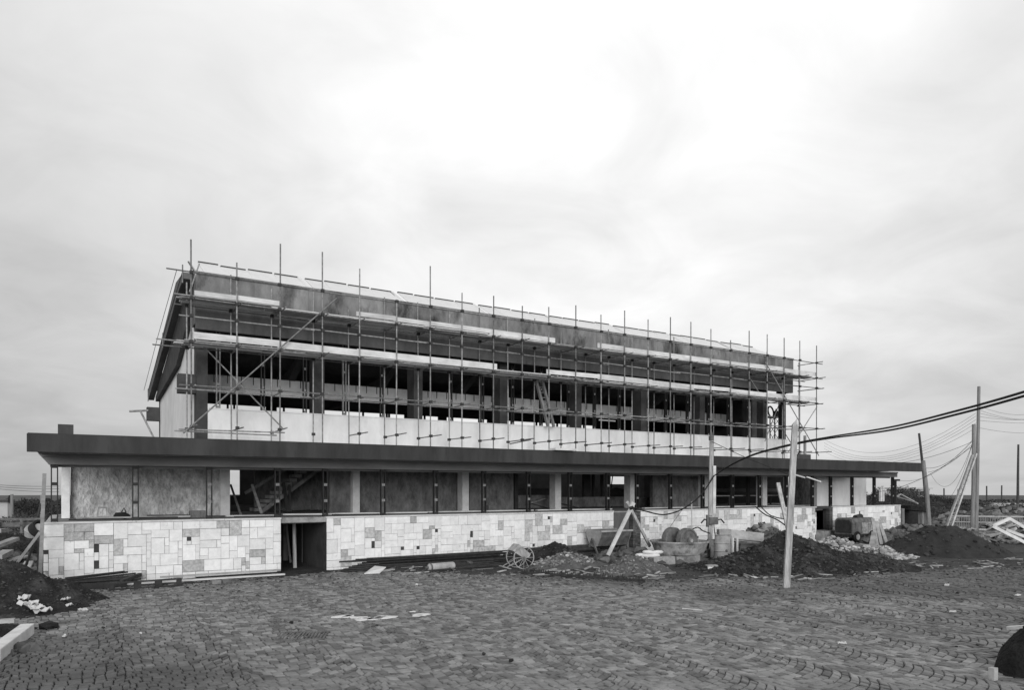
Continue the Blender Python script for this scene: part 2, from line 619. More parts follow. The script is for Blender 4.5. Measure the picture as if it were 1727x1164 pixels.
ra, rb = gnd(1560, 851.5), gnd(1900, 856)
strip('road', ra, rb + (rb - ra) * 0.5, 34, 0.25, M['asphalt'])
ka, kb = gnd(1600, 846.2), gnd(1800, 848.6)
strip('kerb', ka, kb, 1.3, 0.75, M['coping'])

# ------------------------------------------------------------------ the building: low front pavilion and tall hall behind it
B = thing('market_hall', 'long unfinished concrete hall with stone-clad base, dark canopy and open upper storey', 'building')
VF = 25.2                                   # canopy front
FL, FR = ux(45, VF), ux(1555, VF)
# canopy
fb = MB()
fb.box(FL, FR, VF, VF + 0.22, 4.19, 4.72)
fascia = fb.build('fascia', M['fascia'], B)
MB().box(FL + 0.02, FR - 0.02, VF + 0.03, VF + 0.20, 4.72, 4.745).build('flashing', M['steel'], fascia)
SLX0, SLX1 = ux(60, VF), ux(1522, VF)
MB().box(SLX0, SLX1, VF + 0.22, 37.0, 4.235, 4.62).build('canopy_slab', M['slabtop'], B)
# soffit boards, one by one along the overhang
k, x = 0, SLX0 + 0.05
while x < SLX1 - 0.3:
    x2 = min(x + 3.6 + R.uniform(-.3, .3), SLX1)
    for j in range(4):
        y0 = VF + 0.23 + j * 0.33
        MB().box(x + 0.004, x2 - 0.004, y0, y0 + 0.322, 4.205 - R.uniform(0, .006), 4.233).build('soffit_board', M['soffit'], B)
    x = x2
# edge beam above the window posts
eb = MB()
BX0, BX1 = ux(64.5, V0), ux(1514, V0)
eb.prism([(BX0, 4.20), (BX0 + 0.22, 3.94), (BX0 + 0.27, 3.87), (BX1, 3.87), (BX1, 4.20)], V0 + 0.02, V0 + 0.45, 'y')
beam = eb.build('edge_beam', M['beam'], B)
MB().box(BX0 + 0.1, BX1 - 0.05, V0 - 0.06, V0 + 0.018, 4.11, 4.20).build('drip_moulding', M['beam'], beam)
MB().box(BX0 + 0.3, BX1 - 0.1, V0 + 0.46, V0 + 0.5, 3.80, 3.96).build('shutter_board', M['soffit'], beam)
# floor slab of the pavilion
U0, U1 = ux(73, V0), ux(1518, V0)
MB().box(U0 + 0.25, U1 - 0.3, V0 + 0.5, 36.6, 1.80, PT - 0.05).build('floor_slab', M['block'], B)

# stone-faced walls with their openings
dA, dB = ux(473.5, V0), ux(550.5, V0)
eA, eB = ux(1034, V0), ux(1068, V0)
eC = ux(1080, V0)
gA, gB, gC = ux(1376, V0), ux(1399.5, V0), ux(1404, V0)
stones_done = 0
CELL = 0.1365
for si, (a, b) in enumerate(((U0, dA), (dB, eA), (eC, gA), (gC, U1))):

    wall = MB().box(a + 0.01, b - 0.01, V0, V0 + 0.5, -0.3, PT - 0.065).build('podium_wall', M['mortar'], B)
    # coping in lengths
    x = a - 0.02
    while x < b - 0.05:
        x2 = min(x + R.uniform(2.2, 3.1), b + 0.02)
        MB().box(x, x2 - 0.008, V0 - 0.06, V0 + 0.36, PT - 0.06, PT).build('coping', M['coping'], wall, bevel=0.008)
        x = x2
    nx = int(round((b - a) / CELL))
    cw = (b - a) / nx
    nz = 15
    ch = (PT - 0.065 + 0.02) / nz
    occ = [[False] * nx for _ in range(nz)]
    rest, rest_rough = MB(), MB()
    for _ in range(int(nx * nz * 0.006)):
        hi, hj = R.randrange(nx), R.randrange(1, nz - 1)
        occ[hj][hi] = True
        if R.random() < 0.2:
            occ[hj - 1][hi] = True
    cells = [(i, j) for i in range(nx) for j in range(nz)]
    cells.sort(key=lambda c: (c[0] // 6, -c[1], c[0]))
    for (i, j) in cells:
        if occ[j][i]:
            continue
        ok = None
        cand = [(3, 3), (4, 2), (3, 2), (2, 3), (2, 4), (4, 3), (3, 4), (2, 2), (5, 3), (4, 2), (3, 3)]
        R.shuffle(cand)
        for w, h in cand + [(2, 2), (2, 1), (1, 2), (3, 1), (1, 3), (1, 1)]:
            if i + w > nx or j - h + 1 < 0:
                continue
            if all(not occ[j - y][i + x_] for y in range(h) for x_ in range(w)):
                ok = (w, h)
                break
        w, h = ok
        for y in range(h):
            for x_ in range(w):
                occ[j - y][i + x_] = True
        if w * h == 1 and R.random() < 0.45 or w * h == 2 and R.random() < 0.02:
            continue                                    # an unfilled hole of the facing
        x0, x1 = a + i * cw, a + (i + w) * cw
        z1, z0 = (j + 1) * ch - 0.02, (j - h + 1) * ch - 0.02
        rough = R.random() < (0.16 if si < 2 else 0.19)
        g0 = 0.0048
        pr = R.uniform(0.035, 0.048) + (R.uniform(-.006, .012) if rough else 0)
        e = 0.004
        jx = [R.uniform(-.003, .003) for _ in range(4)]
        xa, xb, za, zb = x0 + g0 + jx[0], x1 - g0 + jx[1], z0 + g0 + jx[2], z1 - g0 + jx[3]
        if j == nz - 1:
            zb = min(zb, PT - 0.066)
        y = V0 - pr
        sm = MB()
        mx, mz = ((xa + xb) / 2, (za + zb) / 2) if True else (0, 0)
        vsx = [(xa, V0 + 0.01, za), (xb, V0 + 0.01, za), (xb, V0 + 0.01, zb), (xa, V0 + 0.01, zb),
               (xa, y + e, za), (xb, y + e, za), (xb, y + e, zb), (xa, y + e, zb),
               (xa + e, y + R.uniform(-.002, .002), za + e), (xb - e, y, za + e), (xb - e, y + R.uniform(-.003, .002), zb - e), (xa + e, y, zb - e)]
        fsx = [(8, 9, 10, 11)] + [(bb + k_, bb + (k_ + 1) % 4, bb + 4 + (k_ + 1) % 4, bb + 4 + k_) for bb in (0, 4) for k_ in range(4)]
        if stones_done < 300:
            stones_done += 1
            sm.add([(p[0] - mx, p[1] - V0, p[2] - mz) for p in vsx], fsx)
            me = sm.mesh('facing_stone', M['rough_stone'] if rough else M['travertine'])
            link('facing_stone', me, wall, loc=(mx, V0, mz))
        else:
            (rest_rough if rough else rest).add(vsx, fsx)
    for rr, mm in ((rest, 'travertine_many'), (rest_rough, 'rough_stone')):
        if rr.v:
            o = link('facing_stones', rr.mesh('facing_stones', M[mm]), wall)
            o['kind'] = 'stuff'
# podium ends and the dark interior below the floor slab
MB().box(U0 + 0.01, U0 + 0.4, V0 + 0.5, 36.4, -0.3, PT - 0.06).build('end_wall', M['plaster_white'], B)
MB().box(U1 - 0.4, U1 - 0.01, V0 + 0.5, 36.4, -0.3, PT - 0.06).build('end_wall', M['plaster_white'], B)
MB().box(U0 + 0.4, U1 - 0.4, 34.5, 34.8, -0.3, 1.8).build('cellar_wall', M['inside'], B)
MB().box(dA - 3, dB + 3, V0 + 0.3, 34.5, -0.2, -0.02).build('cellar_floor', M['dirt'], B)
# lintel over the wide doorway and its piers
MB().box(dA - 0.1, dB + 0.1, V0 + 0.05, V0 + 0.5, PT - 0.20, PT - 0.01).build('door_lintel', M['block'], B)
pa, pb = onv(527, 900, 30.0).x, onv(543, 900, 30.0).x
MB().box(pa, pb, 30.0, 30.5, -0.2, 1.8).build('cellar_pier', M['plaster'], B)
pa, pb = onv(478, 900, 31.5).x, onv(486, 900, 31.5).x
MB().box(pa, pb, 31.5, 32.0, -0.2, 1.8).build('cellar_pier', M['plaster_dark'], B)
MB().box(dA - 0.32, dA - 0.02, V0 + 0.5, V0 + 3.5, -0.2, 1.8).build('cellar_cross_wall', M['inside'], B)
MB().box(dB + 0.02, dB + 0.3, V0 + 0.5, V0 + 4.5, -0.2, 1.8).build('cellar_cross_wall', M['inside'], B)


def pier(x0, x1, y0, y1, z1, rows, full=True):
    p = MB().box(x0 + 0.012, x1 - 0.012, y0 + 0.012, y1 - 0.012, -0.2, z1 - 0.005).build('brick_pier', M['mortar'], B)
    hgt = z1 / rows
    bm_ = None
    for r_ in range(rows):
        n_ = 1 if (x1 - x0) < 0.35 else 2
        cuts = [0, 1] if n_ == 1 else ([0, 0.62, 1] if r_ % 2 else [0, 0.38, 1])
        for c0, c1 in zip(cuts, cuts[1:]):
            xa, xb = x0 + (x1 - x0) * c0, x0 + (x1 - x0) * c1
            d_ = R.uniform(-.006, .006)
            MB().box(xa + 0.006, xb - 0.006, y0 + d_, y0 + 0.24, r_ * hgt + 0.006, (r_ + 1) * hgt - 0.006).build('brick', M['brick'], p)
    return p


pier(eB, eC, V0 + 0.02, V0 + 0.48, PT - 0.08, 26)
pier(gB, gC, V0 + 0.02, V0 + 0.48, PT - 0.08, 26)
# sheet-iron door in the middle opening, with its rounded upper corner
dw = MB()
pol = [(eA, 0.0), (eB, 0.0), (eB, PT - 0.1)] + [(eA + 0.34 - 0.34 * math.sin(rad(t_)), PT - 0.36 + 0.26 * math.cos(rad(t_))) for t_ in (0, 22, 45, 67, 90)]
dw.prism(pol, V0 + 0.30, V0 + 0.34, 'y')
dr = dw.build('iron_door', M['irondoor'], B)
dr['label'] = 'grey sheet-iron door'
MB().box(eA + 0.05, eB - 0.05, V0 + 0.285, V0 + 0.30, 0.95, 1.0).build('door_rail', M['iron'], dr)
for x in (ux(1018, V0), ):
    pass
# right-hand doorway: dark recess with a step and a leaning board
MB().box(gA - 0.4, gC + 0.4, V0 + 2.6, V0 + 2.8, -0.2, 1.8).build('recess_wall', M['inside'], B)
MB().box(gA - 0.05, gB + 0.02, V0 - 0.5, V0 + 0.5, -0.2, 0.62).build('door_step', M['block'], B, bevel=0.02)
MB().box(gA, gC, V0 + 0.05, V0 + 0.5, PT - 0.14, PT - 0.01).build('door_lintel', M['inside'], B)

# steel window posts: two flats with spacer plates
post_u = [-0.45, 1.83, 4.12, 6.45, 8.23, 10.55, 12.85, 15.14, 17.42, 19.72, 21.95, 23.8, 26.04, 28.35, 30.6, 32.8, 35.1, 37.46, 39.2, 41.36, 43.7, 45.75]
for i, u in enumerate(post_u):
    p = MB()
    hw = 0.10
    y0, y1 = V0 + 0.12, V0 + 0.24
    p.box(u - hw, u - hw + 0.035, y0, y1, PT, 3.87)
    p.box(u + hw - 0.035, u + hw, y0, y1, PT, 3.87)
    po = p.build('window_post', M['steel'], B)
    for z in (PT + 0.01, 2.60, 3.21, 3.76):
        MB().box(u - hw + 0.035, u + hw - 0.035, y0 + 0.002, y1 - 0.002, z, z + 0.10).build('spacer_plate', M['steel'] if z in (PT + 0.01, 3.76) or i < 2 else M['steel_light'], po)

# columns of the pavilion
VG = 31.5
for a, b in ((103.5, 118), (372, 388), (595, 607), (780, 791), (936.5, 946.5), (1063, 1071.6), (1186, 1195), (1286.5, 1294)):
    x0, x1 = ux(a, VG), ux(b, VG)
    MB().box(x0, x1, VG, VG + 0.55, PT - 0.05, 4.235).build('column', M['column'], B, bevel=0.012)
# partition walls behind and between them, with the back-room walls
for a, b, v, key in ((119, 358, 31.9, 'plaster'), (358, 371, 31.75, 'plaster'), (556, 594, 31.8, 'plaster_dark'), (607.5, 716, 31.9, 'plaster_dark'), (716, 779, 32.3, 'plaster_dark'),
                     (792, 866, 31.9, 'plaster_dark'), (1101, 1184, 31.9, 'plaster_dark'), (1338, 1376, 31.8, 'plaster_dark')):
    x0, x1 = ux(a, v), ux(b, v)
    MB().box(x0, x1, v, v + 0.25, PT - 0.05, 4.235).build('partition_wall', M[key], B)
x0 = ux(1378, 29.0)
x1 = ux(1461, 29.0)
MB().box(x0, x1, 29.0, 29.4, PT - 0.05, 4.235).build('partition_wall', M['plaster_white'], B)
# low parapets and cross beams seen deep in the bays
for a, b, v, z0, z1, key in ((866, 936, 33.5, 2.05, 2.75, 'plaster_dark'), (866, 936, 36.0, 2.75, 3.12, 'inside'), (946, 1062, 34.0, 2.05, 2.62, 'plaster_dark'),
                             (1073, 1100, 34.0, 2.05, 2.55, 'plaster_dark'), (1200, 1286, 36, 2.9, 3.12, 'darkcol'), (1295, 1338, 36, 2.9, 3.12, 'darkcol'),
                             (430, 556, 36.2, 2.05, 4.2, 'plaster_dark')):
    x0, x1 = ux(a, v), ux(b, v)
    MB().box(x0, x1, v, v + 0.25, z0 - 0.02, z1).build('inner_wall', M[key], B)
for a, b, v in ((868, 874, 33), (985, 996, 35.5), (1001, 1003.5, 35.2), (1016, 1018, 35.1), (1262, 1265, 33)):
    x0, x1 = ux(a, v), ux(b, v)
    MB().box(x0, x1, v, v + 0.2, PT - 0.05, 4.23).build('inner_post', M['darkcol'], B)

# staircase inside the second bay
st = MB()
sv0, sv1 = 34.0, 35.0
sa, sb = onv(432, 858, sv0), onv(525, 782, sv0)
sa.z, sb.z = PT, 4.2
st.prism([(sa.x, PT - 0.04), (sa.x + 0.5, PT - 0.04), (sb.x + 0.3, 3.98), (sb.x + 0.3, 4.22), (sb.x, 4.22)], sv0 + 0.3, sv1, 'y')
stair = st.build('staircase', M['plaster_dark'], B)
ns = 11
for i in range(ns):
    x = sa.x + (sb.x - sa.x) * i / ns
    z = PT + (4.2 - PT) * i / ns
    MB().box(x - 0.08, x + 0.24, sv0, sv1 + 0.02, z + 0.02, z + 0.17).build('step', M['block'], stair)
MB().bar((sa.x + 0.25, sv0 - 0.04, PT + 0.02), (sb.x + 0.4, sv0 - 0.04, 4.05), 0.05, 0.16).build('stringer', M['block'], stair)
MB().bar((sa.x - 0.5, sv0 - 0.04, PT + 0.85), (sb.x - 0.9, sv0 - 0.04, 4.2), 0.05, 0.14).build('handrail', M['plaster_dark'], stair)

# upper hall -----------------------------------------------------------------
VU, VP, VB = 36.9, 36.2, 53.0
HL, HR = 5.05, ux(1326, VU)
PL, PR = ux(330, VP), ux(1338, VP)
WT = 6.93
ww = MB().box(HL + 0.12, HR, VU - 0.12, VU - 0.002, 4.62, WT).build('front_parapet_wall', M['whitewall'], B)
MB().box(HL + 0.6, HR, VU - 0.16, VU + 0.15, WT + 0.002, WT + 0.05).build('sill', M['whitewall'], ww)
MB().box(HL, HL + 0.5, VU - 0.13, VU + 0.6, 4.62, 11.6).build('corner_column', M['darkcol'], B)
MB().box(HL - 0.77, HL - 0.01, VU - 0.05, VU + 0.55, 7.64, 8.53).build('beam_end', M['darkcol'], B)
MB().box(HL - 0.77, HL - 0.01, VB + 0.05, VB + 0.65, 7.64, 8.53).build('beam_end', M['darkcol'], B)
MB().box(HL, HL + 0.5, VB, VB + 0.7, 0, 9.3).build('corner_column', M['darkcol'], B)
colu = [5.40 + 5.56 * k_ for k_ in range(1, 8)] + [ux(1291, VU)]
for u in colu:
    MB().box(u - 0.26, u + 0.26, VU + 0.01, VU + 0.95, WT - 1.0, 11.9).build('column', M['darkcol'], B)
# steel window posts of the hall
k_ = 0
u = 6.05
while u < HR - 0.4:
    if all(abs(u - c) > 0.42 for c in colu):
        p = MB()
        p.box(u - 0.10, u - 0.05, VU + 0.02, VU + 0.16, WT + 0.05, 11.2)
        p.box(u + 0.05, u + 0.10, VU + 0.02, VU + 0.16, WT + 0.05, 11.2)
        po = p.build('window_post', M['steel_light' if k_ % 3 == 0 and u < 16 else 'steel'], B)
        for z in (7.0, 8.1, 9.2, 10.2, 11.0):
            MB().box(u - 0.049, u + 0.049, VU + 0.025, VU + 0.155, z, z + 0.12).build('spacer_plate', M['steel_light'], po)
    u += 2.085
    k_ += 1
# roof: falls from the front ridge to the back eaves, kinked underside
under = [(36.45, 12.1), (38.2, 11.35), (42.5, 10.0), (53.6, 9.08)]
top = [(54.2, 9.9), (38.4, 13.75), (36.45, 13.1)]
RL, RR = 4.78, HR + 0.15
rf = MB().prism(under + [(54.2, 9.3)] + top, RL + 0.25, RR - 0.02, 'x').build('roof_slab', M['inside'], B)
# gable boards and gable beam of the left end
MB().prism([(36.45, 12.9), (38.2, 12.75), (54.3, 9.12), (54.3, 9.75), (39.3, 13.4), (36.45, 13.2)], RL - 0.33, RL + 0.02, 'x').build('verge', M['gable'], B)
MB().prism([(37.5, 11.45), (42.5, 9.75), (53.4, 8.95), (53.4, 9.25), (38.2, 12.74), (36.9, 12.88)], RL + 0.03, RL + 0.249, 'x').build('gable_beam', M['darkcol'], B)
# ribs under the roof at each column line
for u in [HL + 0.25] + colu[:-1]:
    MB().prism([(37.85, 11.6), (42.5, 10.05), (52.9, 9.25), (52.9, 9.02), (43.2, 8.95), (39.8, 10.6), (37.86, 10.85)], u - 0.18, u + 0.18, 'x').build('roof_rib', M['inside'], B)
# side wall, back wall with its window strip, right end wall
MB().box(HL + 0.01, HL + 0.3, VU + 0.6, VB, 0, 9.0).build('side_wall', M['whitewall'], B)
MB().prism([(VU + 0.6, 9.0), (VB, 9.0), (VB, 9.04), (42.5, 9.97), (38.2, 11.36), (37.5, 11.6)], HL + 0.01, HL + 0.3, 'x').build('side_wall', M['whitewall'], B)
bxs = ux(1005, VB)
holes = [(ux(386, VB), ux(405.5, VB), 2.65, 4.42), (ux(957, VB), ux(960.5, VB), 3.9, 4.35), (ux(1030, VB), ux(1064.5, VB), 3.55, 4.28), (ux(1221, VB), ux(1235, VB), 4.2, 4.75), (ux(1238, VB), ux(1246.5, VB), 4.15, 4.85)]
xs = [HL + 0.5]
for a, b, z0, z1 in holes:
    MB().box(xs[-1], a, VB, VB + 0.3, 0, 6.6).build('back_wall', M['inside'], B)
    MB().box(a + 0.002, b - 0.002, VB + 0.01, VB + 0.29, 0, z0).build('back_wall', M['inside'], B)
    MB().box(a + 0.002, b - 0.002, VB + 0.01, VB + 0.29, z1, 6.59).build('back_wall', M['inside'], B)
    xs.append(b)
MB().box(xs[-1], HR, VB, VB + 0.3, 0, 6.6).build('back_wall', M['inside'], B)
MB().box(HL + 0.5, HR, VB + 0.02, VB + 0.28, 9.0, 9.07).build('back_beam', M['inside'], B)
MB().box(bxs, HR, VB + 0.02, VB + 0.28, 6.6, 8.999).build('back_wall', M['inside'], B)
for px in (383, 394, 449, 478, 533, 545, 612, 652, 656, 683, 705, 716, 740, 763, 808, 823, 846, 865, 905, 940, 958, 985):
    x = ux(px, VB)
    w_ = 0.12 if px not in (449, 683, 740, 823) else 0.75
    MB().box(x, x + w_, VB + 0.04, VB + 0.2, 6.6, 8.999).build('back_post', M['inside'], B)
MB().box(HR - 0.3, HR - 0.01, 36.95, 38.69, 0, WT - 0.02).build('end_wall', M['inside'], B)
MB().box(HR - 0.3, HR - 0.01, 38.7, VB, 0, 11.0).build('end_wall', M['inside'], B)
MB().box(HR - 0.45, HR - 0.02, VU + 0.02, VU + 0.4, WT - 1, 11.6).build('corner_column', M['steel'], B)
# the pale crossbeam inside the hall with reinforcement starters
vb = 42.3
MB().box(HL + 0.4, HR - 0.4, vb, vb + 0.35, 8.42, 9.40).build('cross_beam', M['band'], B)
u = HL + 1.0
while u < HR - 0.5:
    MB().box(u - 0.022, u + 0.022, vb - 0.03, vb - 0.002, 8.98, 9.40 + (0.14 if R.random() < 0.25 else 0.0)).build('starter_bar', M['steel'], B)
    u += R.uniform(0.62, 0.74)
# inner floor of the hall and the inner wall below the upper openings
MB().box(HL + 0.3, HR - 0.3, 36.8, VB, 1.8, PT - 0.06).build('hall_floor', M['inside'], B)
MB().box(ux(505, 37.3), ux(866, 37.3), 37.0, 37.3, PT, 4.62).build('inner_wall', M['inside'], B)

# parapet: stained concrete panels, upper course proud of the lower one
x = PL
edges = [PL]
while x < PR - 2.9:
    x += 2.62
    edges.append(x)
edges.append(PR)
for a, b in zip(edges, edges[1:]):
    d_ = R.uniform(0, 0.012)
    MB().box(a + 0.004, b - 0.004, VP - d_, VP + 0.22, 11.74, 13.12).build('parapet_panel', M['concrete'], B)
    MB().box(a + 0.004, b - 0.004, VP + 0.03 - d_, VP + 0.22, 10.58, 11.735).build('parapet_panel', M['concrete_low'], B)
MB().box(PL - 0.02, PR + 0.02, VP - 0.05, VP + 0.3, 13.125, 13.26).build('parapet_cap', M['concrete'], B)
MB().box(PL + 0.02, PL + 0.25, VP + 0.222, 37.6, 10.9, 13.12).build('parapet_return', M['concrete'], B)
MB().box(PR - 0.25, PR - 0.02, VP + 0.222, 37.6, 10.6, 13.12).build('parapet_return', M['concrete'], B)
# pale roof sheets behind the parapet with their battens, hipped in bays
rv0, rz0, rv1, rz1 = 36.62, 13.20, 38.4, 14.28
x, i = PL + 0.05, 0
ex = PR - 2.0
while x < ex - 0.4:
    w_ = 1.32
    x2 = min(x + w_, ex)
    j0 = 0.07 if i % 4 else 0.34
    zr = rz1 + R.uniform(-.03, .03)
    MB().hexa([(x + j0 * 1.4, rv0, rz0), (x2 + 0.3, rv0, rz0), (x2, rv1, zr), (x + j0, rv1, zr),
               (x + j0 * 1.4, rv0, rz0 + 0.03), (x2 + 0.3, rv0, rz0 + 0.03), (x2, rv1, zr + 0.03), (x + j0, rv1, zr + 0.03)]).build('roof_sheet', M['roofsheet'], B)
    MB().box(x + j0 + 0.02, x2 - 0.03, rv1 - 0.02, rv1 + 0.10, zr + 0.02, zr + 0.09).build('ridge_flashing', M['darkcol'], B)
    if i % 4 == 0:
        MB().bar((x + 0.2, rv0 + 0.02, rz0 + 0.03), (x + 0.02, rv1, rz1 + 0.05), 0.16, 0.05).build('batten', M['roofsheet'], B)
        MB().bar((x + 0.06, rv0 + 0.02, rz0 + 0.0), (x - 0.09, rv1, rz1 + 0.0), 0.05, 0.05).build('batten', M['gable'], B)
    x = x2
    i += 1
MB().hexa([(ex, rv0, rz0 - .05), (PR - 0.3, rv0, rz0 - .05), (ex + 0.3, rv1, rz1 - 0.1), (ex - 0.1, rv1, rz1),
           (ex, rv0, rz0), (PR - 0.3, rv0, rz0), (ex + 0.3, rv1, rz1 - 0.08), (ex - 0.1, rv1, rz1 + 0.02)]).build('roof_sheet', M['roofsheet'], B)
# chimney stubs on the canopy slab
c0, c1 = onv(97.5, 731, 30), onv(124, 731, 30)
MB().box(c0.x, c1.x, 30, 30.6, 4.62, onv(110, 716, 30).z).build('chimney', M['darkcol'], B)
c0, c1 = onv(1345, 770, 33), onv(1367.5, 770, 33)
ch = MB().box(c0.x, c1.x, 33, 33.6, 4.62, onv(1355, 766.5, 33).z).build('chimney', M['darkcol'], B)
q = onv(1357.5, 766, 33.3)
MB().tube((q.x, 33.3, q.z - 0.1), (q.x, 33.3, onv(1357, 735, 33.3).z), 0.10).build('flue', M['oldpole'], ch)

# ------------------------------------------------------------------ scaffolding on the canopy slab
S = thing('scaffolding', 'tube scaffolding with two plank decks along the hall front', 'scaffolding')
VO, VI = 34.3, 35.85
ZR = 4.625
stds = [(323, 404), (400, 443), (472, 411), (544, 425), (606, 453), (668.5, 510), (726, 449), (779, 494), (832, 499), (880.5, 516), (926, 518), (971, 515), (1014, 531),
        (1053.5, 524), (1093.5, 539), (1130.5, 535), (1165, 543), (1199, 555), (1232.5, 574), (1263.5, 558), (1294, 564), (1322.5, 570), (1349, 575), (1377, 583)]
su = []
TR = 0.034
for i, (px, py) in enumerate(stds):
    p = onv(px, py, VO)
    su.append(p.x)
    lean = R.uniform(-.03, .03)
    mid = R.uniform(8.2, 9.2)
    MB().tube((p.x, VO, ZR), (p.x + lean, VO, p.z), TR, n=8).build('standard', M['tube'], S, smooth=False)
    MB().tube((p.x + R.uniform(-.04, .04), VI, ZR), (p.x + R.uniform(-.04, .04), VI, 13.2 + R.uniform(-.8, .25)), TR, n=8).build('standard', M['tube'], S)


def ledger(z, v, spans, wob=0.03):
    for a, b in spans:
        x = a
        while x < b - 0.3:
            x2 = min(x + R.uniform(5.4, 6.2), b)
            MB().tube((x - 0.25, v + R.uniform(-.02, .02), z + R.uniform(-wob, wob)), (x2 + 0.25, v, z + R.uniform(-wob, wob)), TR * 0.92, n=8).build('ledger', M['tube'], S)
            x = x2


A0, A1 = su[0] - 0.25, su[-1] + 0.6
ledger(12.66, VO + 0.09, [(A0 - 0.5, A1)])
ledger(11.53, VO + 0.09, [(A0, A1)])
ledger(11.53, VI + 0.09, [(A0, A1)])
ledger(10.74, VO + 0.09, [(A0, su[9]), (su[9] + 0.3, A1)], 0.05)
ledger(9.60, VO + 0.09, [(A0 - 0.9, A1)])
ledger(9.60, VI + 0.09, [(A0 - 0.9, A1)])
ledger(7.68, VO + 0.09, [(A0, A1)])
ledger(7.66, VI - 0.09, [(A0, A1)])
ledger(5.74, VO + 0.09, [(A0, su[2])])
ledger(5.74, VI + 0.09, [(A0, su[2])])
cm = MB().box(-.075, .075, -.10, .05, -.065, .065).mesh('coupler', M['coupler'])
for i, u in enumerate(su):
    for z in (11.47, 9.54, 7.62, 5.86):
        if z == 5.86 and 2 < i < 4:
            continue
        ext = R.uniform(0.85, 1.25) if z < 6 else R.uniform(0.45, 0.8)
        dz = R.uniform(-.04, .04)
        MB().tube((u + 0.08, VI + 0.12 + R.uniform(0, .1), z), (u + 0.08, VO - ext, z + dz), TR * 0.92, n=8).build('transom', M['tube'], S)
    for z in (12.66, 11.5, 10.74, 9.57, 7.66, 5.86):
        if R.random() < 0.93:
            link('coupler', cm, S, loc=(u + R.uniform(-.02, .02), VO, z + R.uniform(-.02, .02)))
    for z in (11.5, 9.57, 7.64, 5.84):
        if R.random() < 0.8:
            link('coupler', cm, S, loc=(u, VI, z))
# decks of single planks and the boards on edge in front of them
for z, seed in ((9.70, 1), (11.62, 2)):
    r = random.Random(seed)
    for row in range(5):
        x = su[0] - 0.2 - r.uniform(0, .5)
        while x < su[-1] - 0.3:
            L = r.uniform(3.7, 4.2)
            y = VO + 0.14 + row * 0.285
            zz_ = z + (0.05 if r.random() < 0.12 else 0) + r.uniform(-.004, .004)
            MB().bar((x, y + 0.13, zz_ - 0.02), (min(x + L, su[-1] + .3) - 0.02, y + 0.13 + r.uniform(-.01, .01), zz_ + r.uniform(-.015, .01)), 0.275, 0.045).build('deck_board', M['board'] if r.random() < .5 else M['oldboard'], S)
            x += L
for z, spans in ((9.93, ((321, 474), (468, 607), (602, 727), (720, 838), (922, 1012), (1008, 1100), (1096, 1170), (1166, 1232), (1230, 1296), (1290, 1345), (1340, 1378))),
                 (11.84, ((328, 400), (398, 471), (601, 668), (664, 727), (725, 830), (826, 884), (880, 936), (1008, 1054), (1050, 1130), (1128, 1200), (1198, 1262), (1260, 1322), (1320, 1377)))):
    for a, b in spans:
        hb = R.choice((0.26, 0.30, 0.33)) if z < 11 else R.choice((0.22, 0.27, 0.30))
        v = VO + 0.085 + 0.05
        dz = R.uniform(-.03, .03)
        MB().bar((ux(a, v), v + R.uniform(0, .03), z + dz - .02), (ux(b, v), v, z + dz + R.uniform(-.05, .03)), 0.04, hb).build('toe_board', M['board'], S)
# braces


def brace(a, b, va, vb_, r=TR):
    MB().tube(onv(a[0], a[1], va), onv(b[0], b[1], vb_), r, n=8).build('brace', M['tube'], S)


brace((309, 731), (568, 503), VO - 0.09, VO - 0.09, TR)
brace((337, 578), (478, 724), VI - 0.12, VI - 0.12)
brace((1291, 611), (1381, 769), VO - 0.09, VO - 0.09)
brace((1378, 686), (1330, 762), VI, VO)
brace((1325, 733), (1338, 754), VI, VI)
brace((1266, 640), (1280, 662), VI, VI)
brace((320, 492), (336, 445), VO + .1, VI)
brace((1345, 617), (1388, 610), VI, VO - .3)
brace((1345, 660), (1390, 655), VI, VO - .3)
brace((1290, 745), (1330, 640), 36.3, 36.3)
brace((860, 749), (895, 742), VI, VO - 1)
# bundle of left-end tubes at the back corner of the hall
t_ = thing('outrigger', 'tube outrigger with a strut at the rear left corner of the hall', 'scaffold tube')
q0, q1 = onv(218, 694, VB), onv(250, 692.5, VB)
MB().tube(q0, q1, 0.07).build('tube', M['tube'], t_)
q0, q1 = onv(237, 694, VB), onv(261, 742, VB)
MB().tube(q0, q1, 0.06).build('strut', M['tube'], t_)
# guard cords beside the verge
t_ = thing('guard_cord', 'thin guard cords running down beside the left roof verge', 'cord')
for dx in (0.35, 0.6):
    MB().path([(RL - dx, 36.5, 13.3), (RL - dx, 45, 11.75), (RL - dx, 54.2, 9.75)], 0.014, n=5).build('cord', M['wire'], t_)
for v, z in ((36.5, 13.0), (45, 11.4), (54.1, 9.3)):
    MB().tube((RL - 0.36, v, z - .3), (RL - 0.36, v, z + 0.55), 0.03).build('stake', M['tube'], t_)
o = MB()
q = onv(263, 640, 54.2)
o.hexa([(q.x - .1, 54.1, q.z - 0.9), (q.x + .9, 54.1, q.z - .2), (q.x + .9, 54.5, q.z - .2), (q.x - .1, 54.5, q.z - 0.9), (q.x - .1, 54.1, q.z - 0.1), (q.x + .6, 54.1, q.z + .7), (q.x + .6, 54.5, q.z + .7), (q.x - .1, 54.5, q.z - 0.1)])
one(o, 'gutter_box', M['steel'], 'dark rainwater box at the low rear end of the left verge', 'gutter')

# ------------------------------------------------------------------ ladders, trestle and small things on the upper floor


